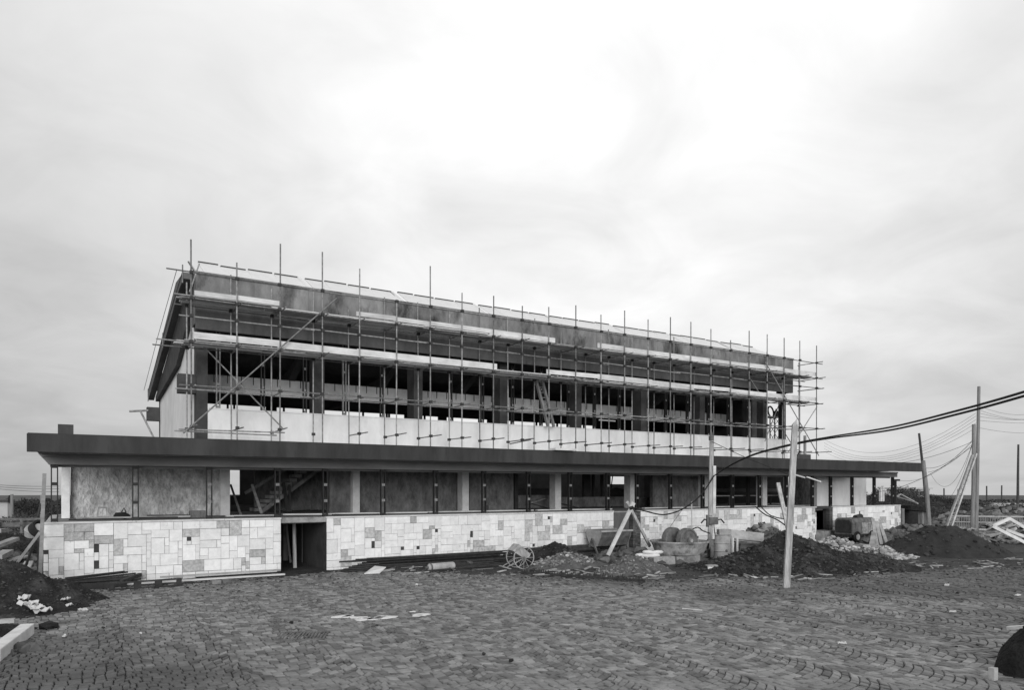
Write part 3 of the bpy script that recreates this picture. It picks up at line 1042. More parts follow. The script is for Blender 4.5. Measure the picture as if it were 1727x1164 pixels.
def ladder(name, label, a1, a2, b1, b2, n, mkey, w=0.07, group=None):
    """a1-a2: first rail bottom-top, b1-b2: second rail"""
    L = thing(name, label, 'ladder', group)
    a1, a2, b1, b2 = map(Vector, (a1, a2, b1, b2))
    MB().bar(a1, a2, w, w * 1.3, up=(0, 1, 0)).build('rail', M[mkey], L)
    MB().bar(b1, b2, w, w * 1.3, up=(0, 1, 0)).build('rail', M[mkey], L)
    for i in range(n):
        k = (i + 0.6) / n
        MB().tube(a1.lerp(a2, k), b1.lerp(b2, k), 0.025, n=6).build('rung', M[mkey], L)
    return L


ladder('ladder', 'tall wooden ladder leaning left inside the middle of the upper storey', onv(924, 719, 36.3), onv(904, 641, 35.9), onv(934, 720, 36.3), onv(914, 641, 35.9), 9, 'oldpole', 0.13)
ladder('ladder', 'narrow ladder leaning right inside the upper storey, beside a dark column', onv(1072, 727, 37.9), onv(1085, 655, 38.5), onv(1081, 728, 37.9), onv(1092, 655, 38.5), 10, 'oldpole', 0.1)
T = thing('trestle_tower', 'light tube trestle tower with a plank platform in the right end opening', 'trestle')
tv = 38.2
x0, x1, z1 = ux(1299, tv), ux(1315, tv), onv(1305, 703, tv).z
MB().box(x0 - 1.2, x1 + 0.05, tv - 0.2, tv + 0.7, z1 - 0.06, z1).build('platform', M['oldboard'], T)
for x in (x0, (x0 + x1) / 2, x1):
    MB().tube((x, tv, WT), (x, tv, z1 - 0.06), 0.035).build('leg', M['coupler'], T)
    MB().tube((x, tv + .5, WT), (x, tv + .5, z1 - 0.06), 0.035).build('leg', M['coupler'], T)
for (xa, xb) in ((x0, (x0 + x1) / 2), ((x0 + x1) / 2, x1)):
    for k in range(3):
        za, zb = WT + k * (z1 - WT) / 3, WT + (k + 1) * (z1 - WT) / 3 - .05
        MB().tube((xa, tv, za), (xb, tv, zb), 0.02, n=6).build('brace', M['coupler'], T)
        MB().tube((xb, tv, za), (xa, tv, zb), 0.02, n=6).build('brace', M['coupler'], T)
def hoop(px, py, v, r, tilt):
    c = onv(px, py, v)
    pts = [c + Vector((r * math.cos(a), 0.25 * r * math.sin(a + tilt), 1.25 * r * math.sin(a))) for a in [i * math.pi / 8 for i in range(17)]]
    return MB().path(pts, 0.07, n=6, caps=False)
one(hoop(1300, 695, tv + .1, 0.36, .3), 'hose_coil', M['cloth'], 'dark coiled hose standing on the trestle platform', 'hose')
q = onv(1309, 703, tv + .2)
one(MB().lathe([(0.16, 0), (0.2, .3), (0.21, .42), (0.08, .5), (0.05, .62), (0, .66)], 10, q), 'jug', M['cloth'], 'small dark can near the right edge of the trestle platform', 'can')
one(MB().hexa([onv(470 * 0 + 1010, 709.5, 36.95), onv(1038, 711.5, 36.95), onv(1038, 711.5, 37.3), onv(1010, 709.5, 37.3), onv(1010, 707.5, 36.95), onv(1038, 709.5, 36.95), onv(1038, 709.5, 37.3), onv(1010, 707.5, 37.3)]), 'shelf_board', M['oldboard'], 'short board fixed across an upper opening right of the tall ladder', 'board')
# plank lying over the canopy edge
q0, q1 = onv(934, 761, VF - 0.02), onv(969, 763, VF - 0.02)
one(MB().bar((q0.x, VF + .1, 4.80), (q1.x, VF + .1, 4.80), 0.5, 0.09), 'plank', M['board'], 'short pale plank lying on the canopy edge above the middle bays', 'plank')

# ------------------------------------------------------------------ heaps


def heap(name, label, cat, c, rx, ry, h, m, rot=0.0, flat=0.0, rough=0.09, seed=0, n=(150, 56), sharp=1.0, lobes=()):
    """closed mound: a height field over an ellipse, returned with its height function"""
    c = Vector((c[0], c[1], 0))
    cr, sr = math.cos(rot), math.sin(rot)

    def hf(x, y):
        dx, dy = x - c.x, y - c.y
        a, b = (dx * cr + dy * sr) / rx, (-dx * sr + dy * cr) / ry
        an = math.atan2(b, a)
        d = math.hypot(a, b) * (1 + 0.16 * fbm(math.cos(an) * 1.3 + seed, math.sin(an) * 1.3, seed * 1.7, 3))
        if flat:
            d = max(0.0, (d - flat) / (1 - flat))
        s = max(0.0, 1 - d)
        z = h * (1 - (1 - s) ** sharp if sharp != 1 else s)
        z = h * (s ** sharp) if sharp != 1 else h * s
        z += rough * h ** 0.5 * (fbm(x * 1.1, y * 1.1, seed) + 0.45 * fbm(x * 3.7, y * 3.7, seed + 5) + (0.28 * fbm(x * 10, y * 10, seed + 9, 2) if rough > .04 else 0)) * min(1, s * 5)
        for (lx, ly, lr, lh) in lobes:
            q = max(0.0, 1 - math.hypot(x - lx, y - ly) / lr)
            z = max(z, lh * q + 0.5 * rough * fbm(x * 2, y * 2, seed))
        return z
    mbx = MB()
    na, nr = n
    for j in range(nr + 1):
        k = (j / nr) * 1.25
        for i in range(na):
            an = 2 * math.pi * i / na
            a, b = k * rx * math.cos(an), k * ry * math.sin(an)
            x, y = c.x + a * cr - b * sr, c.y + a * sr + b * cr
            g_ = ground_h(x, y)
            e = -0.10 if j == nr else hf(x, y)
            mbx.v.append((x, y, g_ + e - 0.03))
    for j in range(nr):
        for i in range(na):
            a, b = j * na + i, j * na + (i + 1) % na
            mbx.f.append((a, a + na, b + na, b))
    mbx.f.append(tuple(nr * na + i for i in range(na)))
    o = one(mbx, name, M[m], label, cat, None, smooth=True)
    return o, hf


ROCKS = {}


def rocks_on(parent, name, m, spots, smin, smax, n_parts, n_stuff, hf, seed, flat=0.7, slab=False, sink=0.25, skey=None):
    """loose stones over a height function: the biggest are parts of their own, the rest one stuff part"""
    r = random.Random(seed)
    key = (m, flat, slab)
    if key not in ROCKS:
        ROCKS[key] = []
        for k in range(7):
            if slab:
                q = MB()
                a = [r.uniform(.7, 1.2) for _ in range(4)]
                p = [(-.5 * a[0], -.4), (.5 * a[1], -.4 * a[2]), (.5, .4 * a[3]), (-.45, .42)]
                q.prism(p, -.07, .07, 'z')
                me = q.mesh(name, M[m])
            else:
                me = rock_mesh(seed * 10 + k, M[m], flat).mesh(name, M[m])
            ROCKS[key].append(me)
    ms = ROCKS[key]
    big = MB()
    items = []
    for _ in range(n_parts + n_stuff):
        x, y = spots(r)
        s = smin * (smax / smin) ** (r.random() ** 1.6)
        items.append((s, x, y))
    items.sort(reverse=True)
    for i, (s, x, y) in enumerate(items):
        z = ground_h(x, y) + max(0, hf(x, y)) - 0.03 + s * (0.5 - sink) * (0.25 if slab else 0.7)
        if slab:
            eul = (r.uniform(-.5, .5), r.uniform(-.5, .5), r.uniform(0, 6.3))
        else:
            eul = (r.uniform(-.4, .4), r.uniform(-.4, .4), r.uniform(0, 6.3))
        sc = (s * r.uniform(.8, 1.25), s * r.uniform(.7, 1.1), s * r.uniform(.7, 1.1))
        me = ms[r.randrange(7)]
        if i < n_parts:
            link(name, me, parent, (x, y, z), eul, sc)
        else:
            from mathutils import Euler
            mt = Matrix.Translation((x, y, z)) @ Euler(eul).to_matrix().to_4x4() @ Matrix.Diagonal((*sc, 1))
            big.add([mt @ v.co for v in me.vertices], [tuple(p.vertices) for p in me.polygons])
    if big.v:
        o = link(name + '_scatter', big.mesh(name + '_scatter', M[m]), parent)
        o['kind'] = 'stuff'


def disc(c, rx, ry, rot=0.0):
    def f(r):
        a, k = r.uniform(0, 2 * math.pi), math.sqrt(r.random())
        x, y = rx * k * math.cos(a), ry * k * math.sin(a)
        return c[0] + x * math.cos(rot) - y * math.sin(rot), c[1] + x * math.sin(rot) + y * math.cos(rot)
    return f


# left foreground: black spoil
c = at(-95, 1000, 18.6)
h1, f1 = heap('spoil_heap', 'big black earth heap at the left edge, beside the near wall corner', 'heap', c, 3.4, 2.7, 1.85, 'spoil', rot=-0.1, seed=11, rough=0.10, lobes=((c.x + 1.5, c.y - .9, 2.1, 0.6),))
rocks_on(h1, 'clod', 'clod', disc(c, 3.6, 2.9), 0.02, 0.07, 30, 2200, f1, 21)
# crumpled white paper and rag on it


def crumple(name, label, cat, pts, size, m='paper', seed=1, group=None):
    r = random.Random(seed)
    mbx = MB()
    for (p, sx, sy) in pts:
        p = Vector(p)
        n = 7
        o = len(mbx.v)
        dr = Vector((r.uniform(-1, 1), r.uniform(-1, 1), 0)).normalized()
        dn = Vector((-dr.y, dr.x, 0))
        for side in (0.012, -0.012):
            for i in range(n):
                for j in range(n):
                    a, b = (i / (n - 1) - .5) * sx, (j / (n - 1) - .5) * sy
                    q = p + dr * a + dn * b
                    q.z += 0.25 * size * noise.noise(Vector((a * 5 / size, b * 5 / size, seed + p.x))) + side
                    mbx.v.append(tuple(q))
        for i in range(n - 1):
            for j in range(n - 1):
                a = o + i * n + j
                mbx.f.append((a, a + n, a + n + 1, a + 1))
                a += n * n
                mbx.f.append((a, a + 1, a + n + 1, a + n))
        for i in range(n - 1):
            for a, b in ((i, i + 1), ((n - 1) * n + i, (n - 1) * n + i + 1), (i * n, (i + 1) * n), (i * n + n - 1, (i + 1) * n + n - 1)):
                mbx.f.append((o + a, o + b, o + b + n * n, o + a + n * n))
    return one(mbx, name, M[m], label, cat, group)


def on_heap(px, py, f, t0=14, t1=24, up=0.0):
    t = t0
    while t < t1:
        p = at(px, py, t)
        if p.z <= ground_h(p.x, p.y) + max(0.0, f(p.x, p.y)):
            break
        t += 0.04
    p.z += up
    return p


crumple('paper_sack', 'torn white paper sack on the front of the black heap at left', 'sack', [(on_heap(41, 1012, f1, up=.06), .22, .38), (on_heap(47, 1022, f1, up=.06), .4, .25), (on_heap(60, 1029, f1, up=.06), .55, .3), (on_heap(72, 1034, f1, up=.05), .35, .22)], 0.5, seed=3)
crumple('paper_scrap', 'white paper scrap high on the right slope of the black heap', 'paper', [(on_heap(111, 1013, f1, up=.04), .28, .12), (on_heap(117, 1022, f1, up=.03), .16, .1)], 0.25, seed=5)
crumple('paper_scrap', 'small paper scrap at the foot of the black heap, on the setts', 'paper', [(on_heap(140, 1031, f1, up=.03), .22, .14)], 0.25, seed=8)
# kerb stone and small heap in the corner
c = at(-20, 1060, 15.4)
h2, f2 = heap('spoil_heap', 'small black earth heap in the lower left corner behind a white kerb stone', 'heap', (c.x, c.y), 1.0, 0.9, 0.35, 'spoil', seed=31, rough=.12)
a_, b_ = gnd(-14, 1108, .1), gnd(46, 1062, .1)
KB = one(MB().bar(a_, b_, 0.26, 0.24), 'kerb_stone', M['coping'], 'white kerb stone lying in the lower left corner', 'kerb stone', bevel=0.02)
a_, b_ = gnd(-5, 1049, .3), gnd(25, 1047, .3)
one(MB().bar(a_, b_, 0.16, 0.08), 'plank', M['oldboard'], 'short pale board on the small heap at the lower left edge', 'plank')
q = gnd(28, 1098)
o = thing('stone_lump', 'dark lump of stone and earth on the setts below the white kerb stone', 'stone')
rocks_on(o, 'stone', 'rubbledark', disc((q.x, q.y), .28, .2), 0.16, 0.34, 4, 10, lambda x, y: 0, 5)
q = gnd(83, 1061)
one(MB().add([(v[0] * .24 + q.x, v[1] * .18 + q.y, v[2] * .16 + .06) for v in rock_mesh(3, None).v], rock_mesh(3, None).f), 'stone', M['spoil'], 'single dark stone on the setts right of the white kerb stone', 'stone')

# middle: dark mound with gravel, grey sand
c = gnd(936, 950)
c = at(936, 900, 29.8)
h3, f3 = heap('spoil_heap', 'pointed dark earth mound with light gravel in front, by the spoked handcart', 'heap', c, 2.0, 1.5, 0.95, 'spoil', seed=41, rough=.08)
c3 = at(952, 950, 28.3)
h4, f4 = heap('gravel_heap', 'low heap of light gravel and earth in front of the pointed mound', 'heap', c3, 1.9, 1.0, 0.62, 'sand', seed=43, rough=.12)
rocks_on(h4, 'pebble', 'slabs', disc(c3, 1.4, .75), 0.03, 0.11, 60, 620, f4, 47)
rocks_on(h3, 'clod', 'clod', disc(c, 1.9, 1.5), 0.04, 0.12, 20, 260, f3, 48)
c5 = at(1070, 950, 26.6)
h5, f5 = heap('sand_heap', 'low heap of coarse grey sand behind the toothed rail, below the grinding mill', 'heap', c5, 1.75, 1.15, 0.62, 'sand', seed=52, rough=.12)
rocks_on(h5, 'clod', 'gravel', disc(c5, 1.6, 1.0), 0.03, 0.10, 40, 300, f5, 53)
# right: large dark heap, and smooth black sand
c6 = at(1330, 940, 28.2)
h6, f6 = heap('spoil_heap', 'wide dark earth heap behind the tall leaning plank', 'heap', c6, 4.0, 2.8, 1.42, 'spoil', rot=-0.5, seed=60, rough=.17, sharp=1.3, lobes=((at(1450, 950, 29).x, at(1450, 950, 29).y, 2.7, 0.55), (at(1240, 955, 27.6).x, at(1240, 955, 27.6).y, 2.0, 0.6)))
rocks_on(h6, 'clod', 'clod', disc(c6, 4.4, 3.2, -.5), 0.025, 0.13, 80, 2600, f6, 63)
c7 = at(1588, 930, 34.2)
h7, f7 = heap('sand_heap', 'smooth flat-topped heap of black sand at right', 'heap', c7, 3.15, 2.6, 1.32, 'blacksand', rot=-0.45, flat=0.20, seed=71, rough=.07, n=(150, 56))
rocks_on(h7, 'clod', 'clod', disc(c7, 3.0, 2.5, -.45), .03, .16, 12, 260, f7, 73)
# pale rubble
c8 = at(1285, 900, 33.2)
h8, f8 = heap('rubble_heap', 'heap of pale broken stone behind the oil drum', 'heap', c8, 3.0, 1.6, 1.5, 'sand', rot=-0.5, seed=81, rough=.2)
rocks_on(h8, 'stone', 'rubble', disc(c8, 3.0, 1.6, -.5), 0.08, 0.32, 190, 900, f8, 82, flat=.6)
c9 = at(1405, 920, 32.6)
h9, f9 = heap('rubble_heap', 'spread of pale broken stone between the dark heap and the right doorway', 'heap', c9, 3.4, 1.8, 0.85, 'sand', rot=-0.62, seed=91, rough=.2)
rocks_on(h9, 'stone', 'rubble', disc(c9, 3.6, 1.9, -.62), 0.05, 0.22, 190, 2000, f9, 92, flat=.6)
c10 = at(1085, 925, 30.5)
h10, f10 = heap('rubble_heap', 'low scatter of dark and pale rubble at the foot of the timber A-frame', 'heap', c10, 2.2, 1.2, 0.5, 'dirt', rot=-.5, seed=101, rough=.2)
rocks_on(h10, 'stone', 'rubbledark', disc(c10, 2.2, 1.2, -.5), 0.12, 0.38, 45, 120, f10, 102)
c11 = at(1548, 890, 41.5)
h11, f11 = heap('stone_heap', 'long low heap of dark quarry stones behind the black sand', 'heap', c11, 3.8, 2.2, 0.85, 'dirt', rot=-.55, seed=111, rough=.2)
rocks_on(h11, 'stone', 'rubbledark', disc(c11, 3.7, 2.2, -.55), 0.16, 0.48, 190, 420, f11, 112)
c12 = at(1712, 872, 66)
h12, f12 = heap('stone_heap', 'far heap of mixed grey stones beyond the slatted fence', 'heap', c12, 8.5, 3.0, 1.7, 'dirt', rot=-.5, seed=121, rough=.25)
rocks_on(h12, 'stone', 'rubblemid', disc(c12, 8.2, 2.9, -.5), 0.25, 0.62, 230, 700, f12, 122, flat=.7)
c13 = at(1700, 905, 42.5)
h13, f13 = heap('slab_heap', 'heap of broken pale slabs under the white timber frames at right', 'heap', c13, 3.3, 1.9, 1.15, 'dirt', rot=-.5, seed=131, rough=.15)
rocks_on(h13, 'slab', 'slabs', disc(c13, 3.2, 1.8, -.5), 0.35, 0.95, 170, 160, f13, 132, slab=True)
# black lump in the lower right corner with white plank behind
c14 = at(1778, 1120, 12.2)
h14, f14 = heap('tar_heap', 'black lump of tarry earth in the lower right corner', 'heap', c14, 1.0, 0.85, 1.06, 'tar', seed=141, rough=.10, sharp=0.5, n=(80, 34))
rocks_on(h14, 'clod', 'clod', disc(c14, .8, .7), 0.015, 0.05, 10, 60, f14, 142)
a_, b_ = at(1699, 1060, 13.4), at(1790, 1055, 12.8)
one(MB().bar(a_, b_, 0.12, 0.06), 'plank', M['board'], 'white plank end behind the black lump at the right edge', 'plank')
q = gnd(1675, 1148)
one(MB().box(q.x - .05, q.x + .07, q.y - .04, q.y + .05, 0, .20), 'stone_block', M['block'], 'small grey block beside the black lump in the lower right corner', 'stone')

# earth bank far right with scrub
c15 = at(1515, 835, 86)
h15, f15 = heap('earth_bank', '', '', c15, 12, 7, 2.3, 'spoil', rot=-.5, seed=151, rough=.3, flat=.15)
h15['kind'] = 'structure'
c16 = at(1625, 850, 78)
h16, f16 = heap('earth_bank', '', '', c16, 12, 5, 1.5, 'spoil', rot=-.5, seed=161, rough=.3)
h16['kind'] = 'structure'

# ------------------------------------------------------------------ machines and tools in front of the wall
# pan mill with two rollers
mc = at(1146, 905, 30.6)
zb = 0.34
ML = thing('pan_mill', 'mortar mill with two upright grinding rollers in a round iron pan', 'mortar mill')
MB().lathe([(0.90, 0), (1.0, 0.0), (1.20, 0.50), (1.25, 0.50), (1.25, 0.56), (1.17, 0.56), (0.98, 0.06), (0.0, 0.06)], 40, (mc.x, mc.y, zb)).build('pan', M['ironpale'], ML, smooth=False)
ax = Vector((0.80, -0.60, 0)).normalized()       # roller axis
ax = Vector((CS, -SN, 0)) * 0.55 + Vector((-SN, -CS, 0)) * 0.83
ax.normalize()
for s_, off in ((1, 0.42), (-1, 0.42)):
    cc = Vector((mc.x, mc.y, zb + 0.07 + 0.52)) + ax * (off * s_)
    ro = MB().lathe([(0.05, -0.16), (0.47, -0.16), (0.52, -0.12), (0.52, 0.12), (0.48, 0.16), (0.43, 0.16), (0.41, 0.12), (0.16, 0.12), (0.15, 0.2), (0.05, 0.2)], 36, cc, ax * s_).build('roller', M['iron'], ML)
    MB().lathe([(0.085, 0.2), (0.085, 0.27), (0, 0.27)], 14, cc, ax * s_).build('hub_cap', M['ironpale'], ro)
    for k_ in range(4):
        a = k_ * math.pi / 2 + .4
        sx = ax.cross(Vector((0, 0, 1))).normalized()
        pp = cc + ax * s_ * 0.125 + sx * (0.29 * math.cos(a)) + Vector((0, 0, 0.29 * math.sin(a)))
        MB().lathe([(0.035, 0), (0.035, 0.03), (0, 0.035)], 8, pp, ax * s_).build('bolt', M['iron'], ro)
MB().tube(Vector((mc.x, mc.y, zb + .59)) - ax * .6, Vector((mc.x, mc.y, zb + .59)) + ax * .6, 0.06).build('axle', M['iron'], ML)
MB().tube((mc.x, mc.y, zb + .05), (mc.x, mc.y, zb + .95), 0.09).build('shaft', M['iron'], ML)
MB().lathe([(0.85, 0), (0.85, 0.12), (0.55, 0.14), (0.55, 0.22)], 24, (mc.x, mc.y, zb - 0.23)).build('drive_ring', M['rods'], ML)
rt = Vector((CS, -SN, 0))
bk = Vector((SN, CS, 0))
for s_ in (-1, 1):
    p = Vector((mc.x, mc.y, 0.09)) + rt * (-0.1) + bk * (0.45 * s_)
    MB().bar(p - rt * 1.15, p + rt * 1.55, 0.14, 0.16).build('sleeper', M['iron'], ML)
# gearbox and motor right of the pan
p = Vector((mc.x, mc.y, 0.42)) + rt * 1.5
MB().bar(p - rt * 0.25, p + rt * 0.3, 0.5, 0.5).build('motor', M['iron'], ML, bevel=.06)
MB().tube(p + Vector((0, 0, .3)) - rt * .3, p + Vector((0, 0, .3)) + rt * .35, 0.24, n=14).build('gearbox', M['iron'], ML)
for px0, px1, py0, py1, tt, nm in ((1099, 1135, 938, 955, 29.4, 'larger tilted'), (1137, 1177, 937, 948, 29.8, 'whiter')):
    a_, b_ = at(px0, (py0 + py1) / 2, tt), at(px1, (py0 + py1) / 2 - 2, tt + .2)
    a_.z, b_.z = 0.13, 0.17
    one(MB().bar(a_, b_, 0.5, 0.34), 'stone_block', M['block'], nm + ' stone block carrying the front of the mortar mill', 'stone block', bevel=.03)

# tipping skip
sc_ = at(1043, 905, 32.2)
SK = thing('tipping_skip', 'V-shaped iron tipping skip on its frame before the iron door', 'skip')
d = Vector((1, 0, 0))
L2, zt, zb_ = 0.92, 1.22, 0.42
x0, x1 = sc_.x - 0.75, sc_.x + 1.0
y0, y1 = 25.2, 26.35
yc = (y0 + y1) / 2
prof = [(y0, zt), (y0 + .08, 0.92), (yc - .28, 0.52), (yc, 0.44), (yc + .28, 0.52), (y1 - .08, 0.92), (y1, zt)]
inn = [(y1 - .05, zt), (y1 - .13, 0.94), (yc + .26, 0.56), (yc, 0.48), (yc - .26, 0.56), (y0 + .13, 0.94), (y0 + .05, zt)]
MB().prism(prof + inn, x0, x1, 'x').build('tub', M['iron'], SK)
for xe in (x0, x1 - .03):
    MB().prism(prof, xe - 0.005, xe + .035, 'x').build('end_plate', M['ironlight'], SK)
MB().box(x0 - .05, x1 + .05, y0 - .05, y0 + .02, zt - .06, zt + .02).build('rim', M['ironlight'], SK)
MB().box(x0 - .05, x1 + .05, y1 - .02, y1 + .05, zt - .06, zt + .02).build('rim', M['ironlight'], SK)
for xe in (x0 - .08, x1 + .02):
    MB().bar((xe, yc - .42, .1), (xe, yc, .85), .07, .07).build('trunnion_leg', M['iron'], SK)
    MB().bar((xe, yc + .42, .1), (xe, yc, .85), .07, .07).build('trunnion_leg', M['iron'], SK)
    MB().bar((xe, yc - .5, .12), (xe, yc + .5, .12), .1, .12).build('frame_beam', M['iron'], SK)
for yy in (yc - .45, yc + .45):
    MB().box(x0 - .3, x1 + .3, yy - .06, yy + .06, .06, .2).build('chassis_rail', M['iron'], SK)
for xe in (x0 + .3, x1 - .3):
    for yy in (yc - .56, yc + .56):
        MB().lathe([(.05, -.05), (.17, -.05), (.2, -.03), (.2, .03), (.16, .05), (.05, .05)], 18, (xe, yy, .18), (0, 1, 0)).build('wheel', M['iron'], SK)

# timber A-frame
AF = thing('timber_tripod', 'crossed pair of pale timbers forming an A over the tipping skip', 'timber frame')
tA = 30.2
MB().bar(at(1025.5, 937, tA), at(1069, 848, tA), .15, .08, up=(0, 1, 0)).build('timber', M['board'], AF)
MB().bar(at(1096, 922, tA + 1.2), at(1057.5, 847, tA - .15), .12, .08, up=(0, 1, 0)).build('timber', M['pole'], AF)
MB().tube(at(1062, 858, tA - .12), at(1068, 856, tA - .1), .07, n=8).build('lashing', M['cable'], AF)

# spoked handcart
HC = thing('handcart', 'two-wheeled handcart with thin spoked wheels and an iron scoop', 'handcart')
wc = at(877, 937, 28.0)
wx = (rt * 0.86 - bk * 0.5).normalized()
wx = Vector((rt.x * .42 - bk.x * .9, rt.y * .42 - bk.y * .9, 0)).normalized()
wy = Vector((-wx.y, wx.x, 0))
WR = wc.z
WR = 0.44
for s_ in (-.34, .34):
    cc = Vector((wc.x, wc.y, WR)) + wx * s_
    wheel = MB().lathe([(WR - .03, -.018), (WR, -.018), (WR, .018), (WR - .03, .018)], 32, cc, wx, closed=True).build('wheel', M['ironlight'], HC)
    for k_ in range(12):
        a = k_ * math.pi / 6
        MB().tube(cc, cc + (wy * math.cos(a) + Vector((0, 0, 1)) * math.sin(a)) * (WR - .02), .009, n=5).build('spoke', M['ironlight'], wheel)
    MB().lathe([(.05, -.06), (.05, .06)], 10, cc, wx).build('hub', M['iron'], wheel)
cc = Vector((wc.x, wc.y, WR))
MB().tube(cc - wx * .36, cc + wx * .36, .02).build('axle', M['iron'], HC)
p1, p2 = cc - wx * .26, cc + wx * .26
tub = MB()
prf = [(-.05, .02), (-.42, .28), (-.16, .52), (.34, .12), (.25, -.02)]
va_, vb2 = [], []
for a, b in prf:
    va_.append(p1 + wy * a + Vector((0, 0, b)))
    vb2.append(p2 + wy * a + Vector((0, 0, b)))
n_ = len(prf)
tub.add(va_ + vb2, [tuple(range(n_))[::-1], tuple(range(n_, 2 * n_))] + [(i, (i + 1) % n_, (i + 1) % n_ + n_, i + n_) for i in range(n_) if i != 2])
tub.build('scoop', M['ironlight'], HC)
g0 = gnd(852, 956, .06)
for s_ in (-.25, .25):
    MB().tube(cc + wx * s_ + wy * .1, Vector((g0.x, g0.y, .06)) + wx * s_ * .8, .018, n=6).build('handle', M['ironlight'], HC)

# oil drum
dc = at(1219, 940, 30.3)
dz = max(0.0, dc.z - .1)
DR = thing('oil_drum', 'battered pale oil drum beside the switch post', 'drum')
rr_ = 0.36
MB().lathe([(0, 0), (rr_, 0), (rr_ + .012, .02), (rr_, .05), (rr_, .32), (rr_ + .025, .34), (rr_, .36), (rr_, .66), (rr_ + .025, .68), (rr_, .70), (rr_ - .01, .98), (rr_ + .012, 1.01), (rr_ - .02, 1.02), (rr_ - .03, .99), (0, .98)], 32, (dc.x, dc.y, 0.12), (0.06, 0.02, 1)).build('drum_body', M['ironlight'], DR)
MB().lathe([(.05, 0), (.05, .03), (0, .03)], 12, (dc.x - SN * .36 + CS * .05, dc.y - CS * .36 - SN * .05, .52), (-SN, -CS, 0)).build('bung', M['iron'], DR)
# block on top
q = Vector((dc.x + .06, dc.y, 1.275))
one(MB().bar(q - rt * .25, q + rt * .27, .42, .24), 'stone_block', M['block'], 'pale block lying on top of the oil drum', 'stone block', bevel=.03)

# plank bin wall right of the drum holding the rubble
BW_ = thing('plank_bin', 'plank retaining board on two stakes right of the oil drum', 'board')
for (xa, ya, xb, yb, tt, hh) in ((1231, 901, 1288, 907, 30.2, .36), (1236, 910.5, 1280, 913, 30.3, .12)):
    MB().bar(at(xa, ya, tt), at(xb, yb, tt - .2), .05, hh).build('board', M['oldboard'], BW_)
for px in (1236, 1243.5):
    MB().bar(at(px, 942, 29.9), at(px, 908, 29.9), .06, .06).build('stake', M['board'], BW_)
q0, q1 = at(1246, 922, 30.5), at(1290, 922, 30.1)
one(MB().prism([(0, 0), (1.5, 0), (1.35, .42), (.1, .42)], 0, .6, 'y'), 'mortar_trough', M['iron'], 'dark iron trough under the retaining board', 'trough')
D.objects['mortar_trough'].location = (q0.x, q0.y, .35)
D.objects['mortar_trough'].rotation_euler = (0, 0, -.45)
# white stone block on the near side of the dark heap
q = gnd(1203, 960, .1)
one(MB().bar(Vector((q.x, q.y, .12)) - rt * .27, Vector((q.x, q.y, .14)) + rt * .27, .4, .24), 'stone_block', M['block'], 'grey block with a white face at the left foot of the dark heap', 'stone block', bevel=.02)
one(MB().bar(Vector((q.x, q.y, .12)) - rt * .25 - bk * .205, Vector((q.x, q.y, .12)) + rt * .25 - bk * .205, .02, .15), 'lime_crust', M['lime'], 'white lime crust on the face of the block at the dark heap', 'lime')

# cement sacks
for i, (px, py, w_, an) in enumerate(((1078, 937, .95, .1), (1092, 931, 1.0, -.15), (1101, 927, .85, .0))):
    p = at(px, py, 29.6)
    z = .22 + .13 * i
    d_ = (rt * math.cos(an) + bk * math.sin(an))
    mbx = MB()
    pts = [Vector((p.x, p.y, z)) + d_ * (w_ * (k - .5)) + Vector((0, 0, .03 * math.sin(k * 9))) for k in (0, .08, .25, .5, .75, .92, 1)]
    mbx.path(pts, [.05, .11, .14, .13, .14, .11, .05], 10)
    mbx.v = [(x, y, z + (zq - z) * .62) for x, y, zq in mbx.v]
    one(mbx, 'cement_sack', M['sack'], ('lowest', 'middle', 'topmost')[i] + ' of the white cement sacks left of the mortar mill', 'sack', 'cement sacks left of the mill', smooth=True)

# toothed rail lying on the setts
a_, b_ = gnd(880, 965, .1), gnd(1088, 979, .1)
TRL = thing('toothed_rail', 'long dark iron rail with upright pins lying on the setts', 'rail')
MB().bar((a_.x, a_.y, .08), (b_.x, b_.y, .08), .08, .085).build('rail', M['rods'], TRL)
for i in range(46):
    k_ = (i + R.uniform(-.3, .3)) / 46
    p = a_.lerp(b_, min(max(k_, .002), .998))
    MB().bar((p.x, p.y, .10), (p.x + R.uniform(-.05, .05), p.y, .11 + R.uniform(.04, .15)), .022, .022).build('pin', M['rods'], TRL)

# stacks of steel bars along the wall


def bars(name, label, a, b, n, wid, hgt, m='rods', rr=(.02, .035), seed=1, sag=.1):
    r = random.Random(seed)
    T_ = thing(name, label, 'steel bars')
    a, b = Vector(a), Vector(b)
    d_ = (b - a)
    L_ = d_.length
    d_.normalize()
    nrm = Vector((-d_.y, d_.x, 0)).normalized()
    for i in range(n):
        ra = r.uniform(*rr)
        o_ = r.uniform(-.5, .5) * wid
        z = ra + (r.random() ** 1.3) * hgt * max(.05, 1 - abs(2 * o_ / wid) ** 1.5)
        s0, s1 = r.uniform(0, .22) * L_, L_ * (1 - r.uniform(0, .22))
        o2 = o_ + r.uniform(-.18, .18)
        MB().tube(a + d_ * s0 + nrm * o_ + Vector((0, 0, z)), a + d_ * s1 + nrm * o2 + Vector((0, 0, z + r.uniform(-.05, .05))), ra, n=6).build('bar', M[m], T_)
    return T_


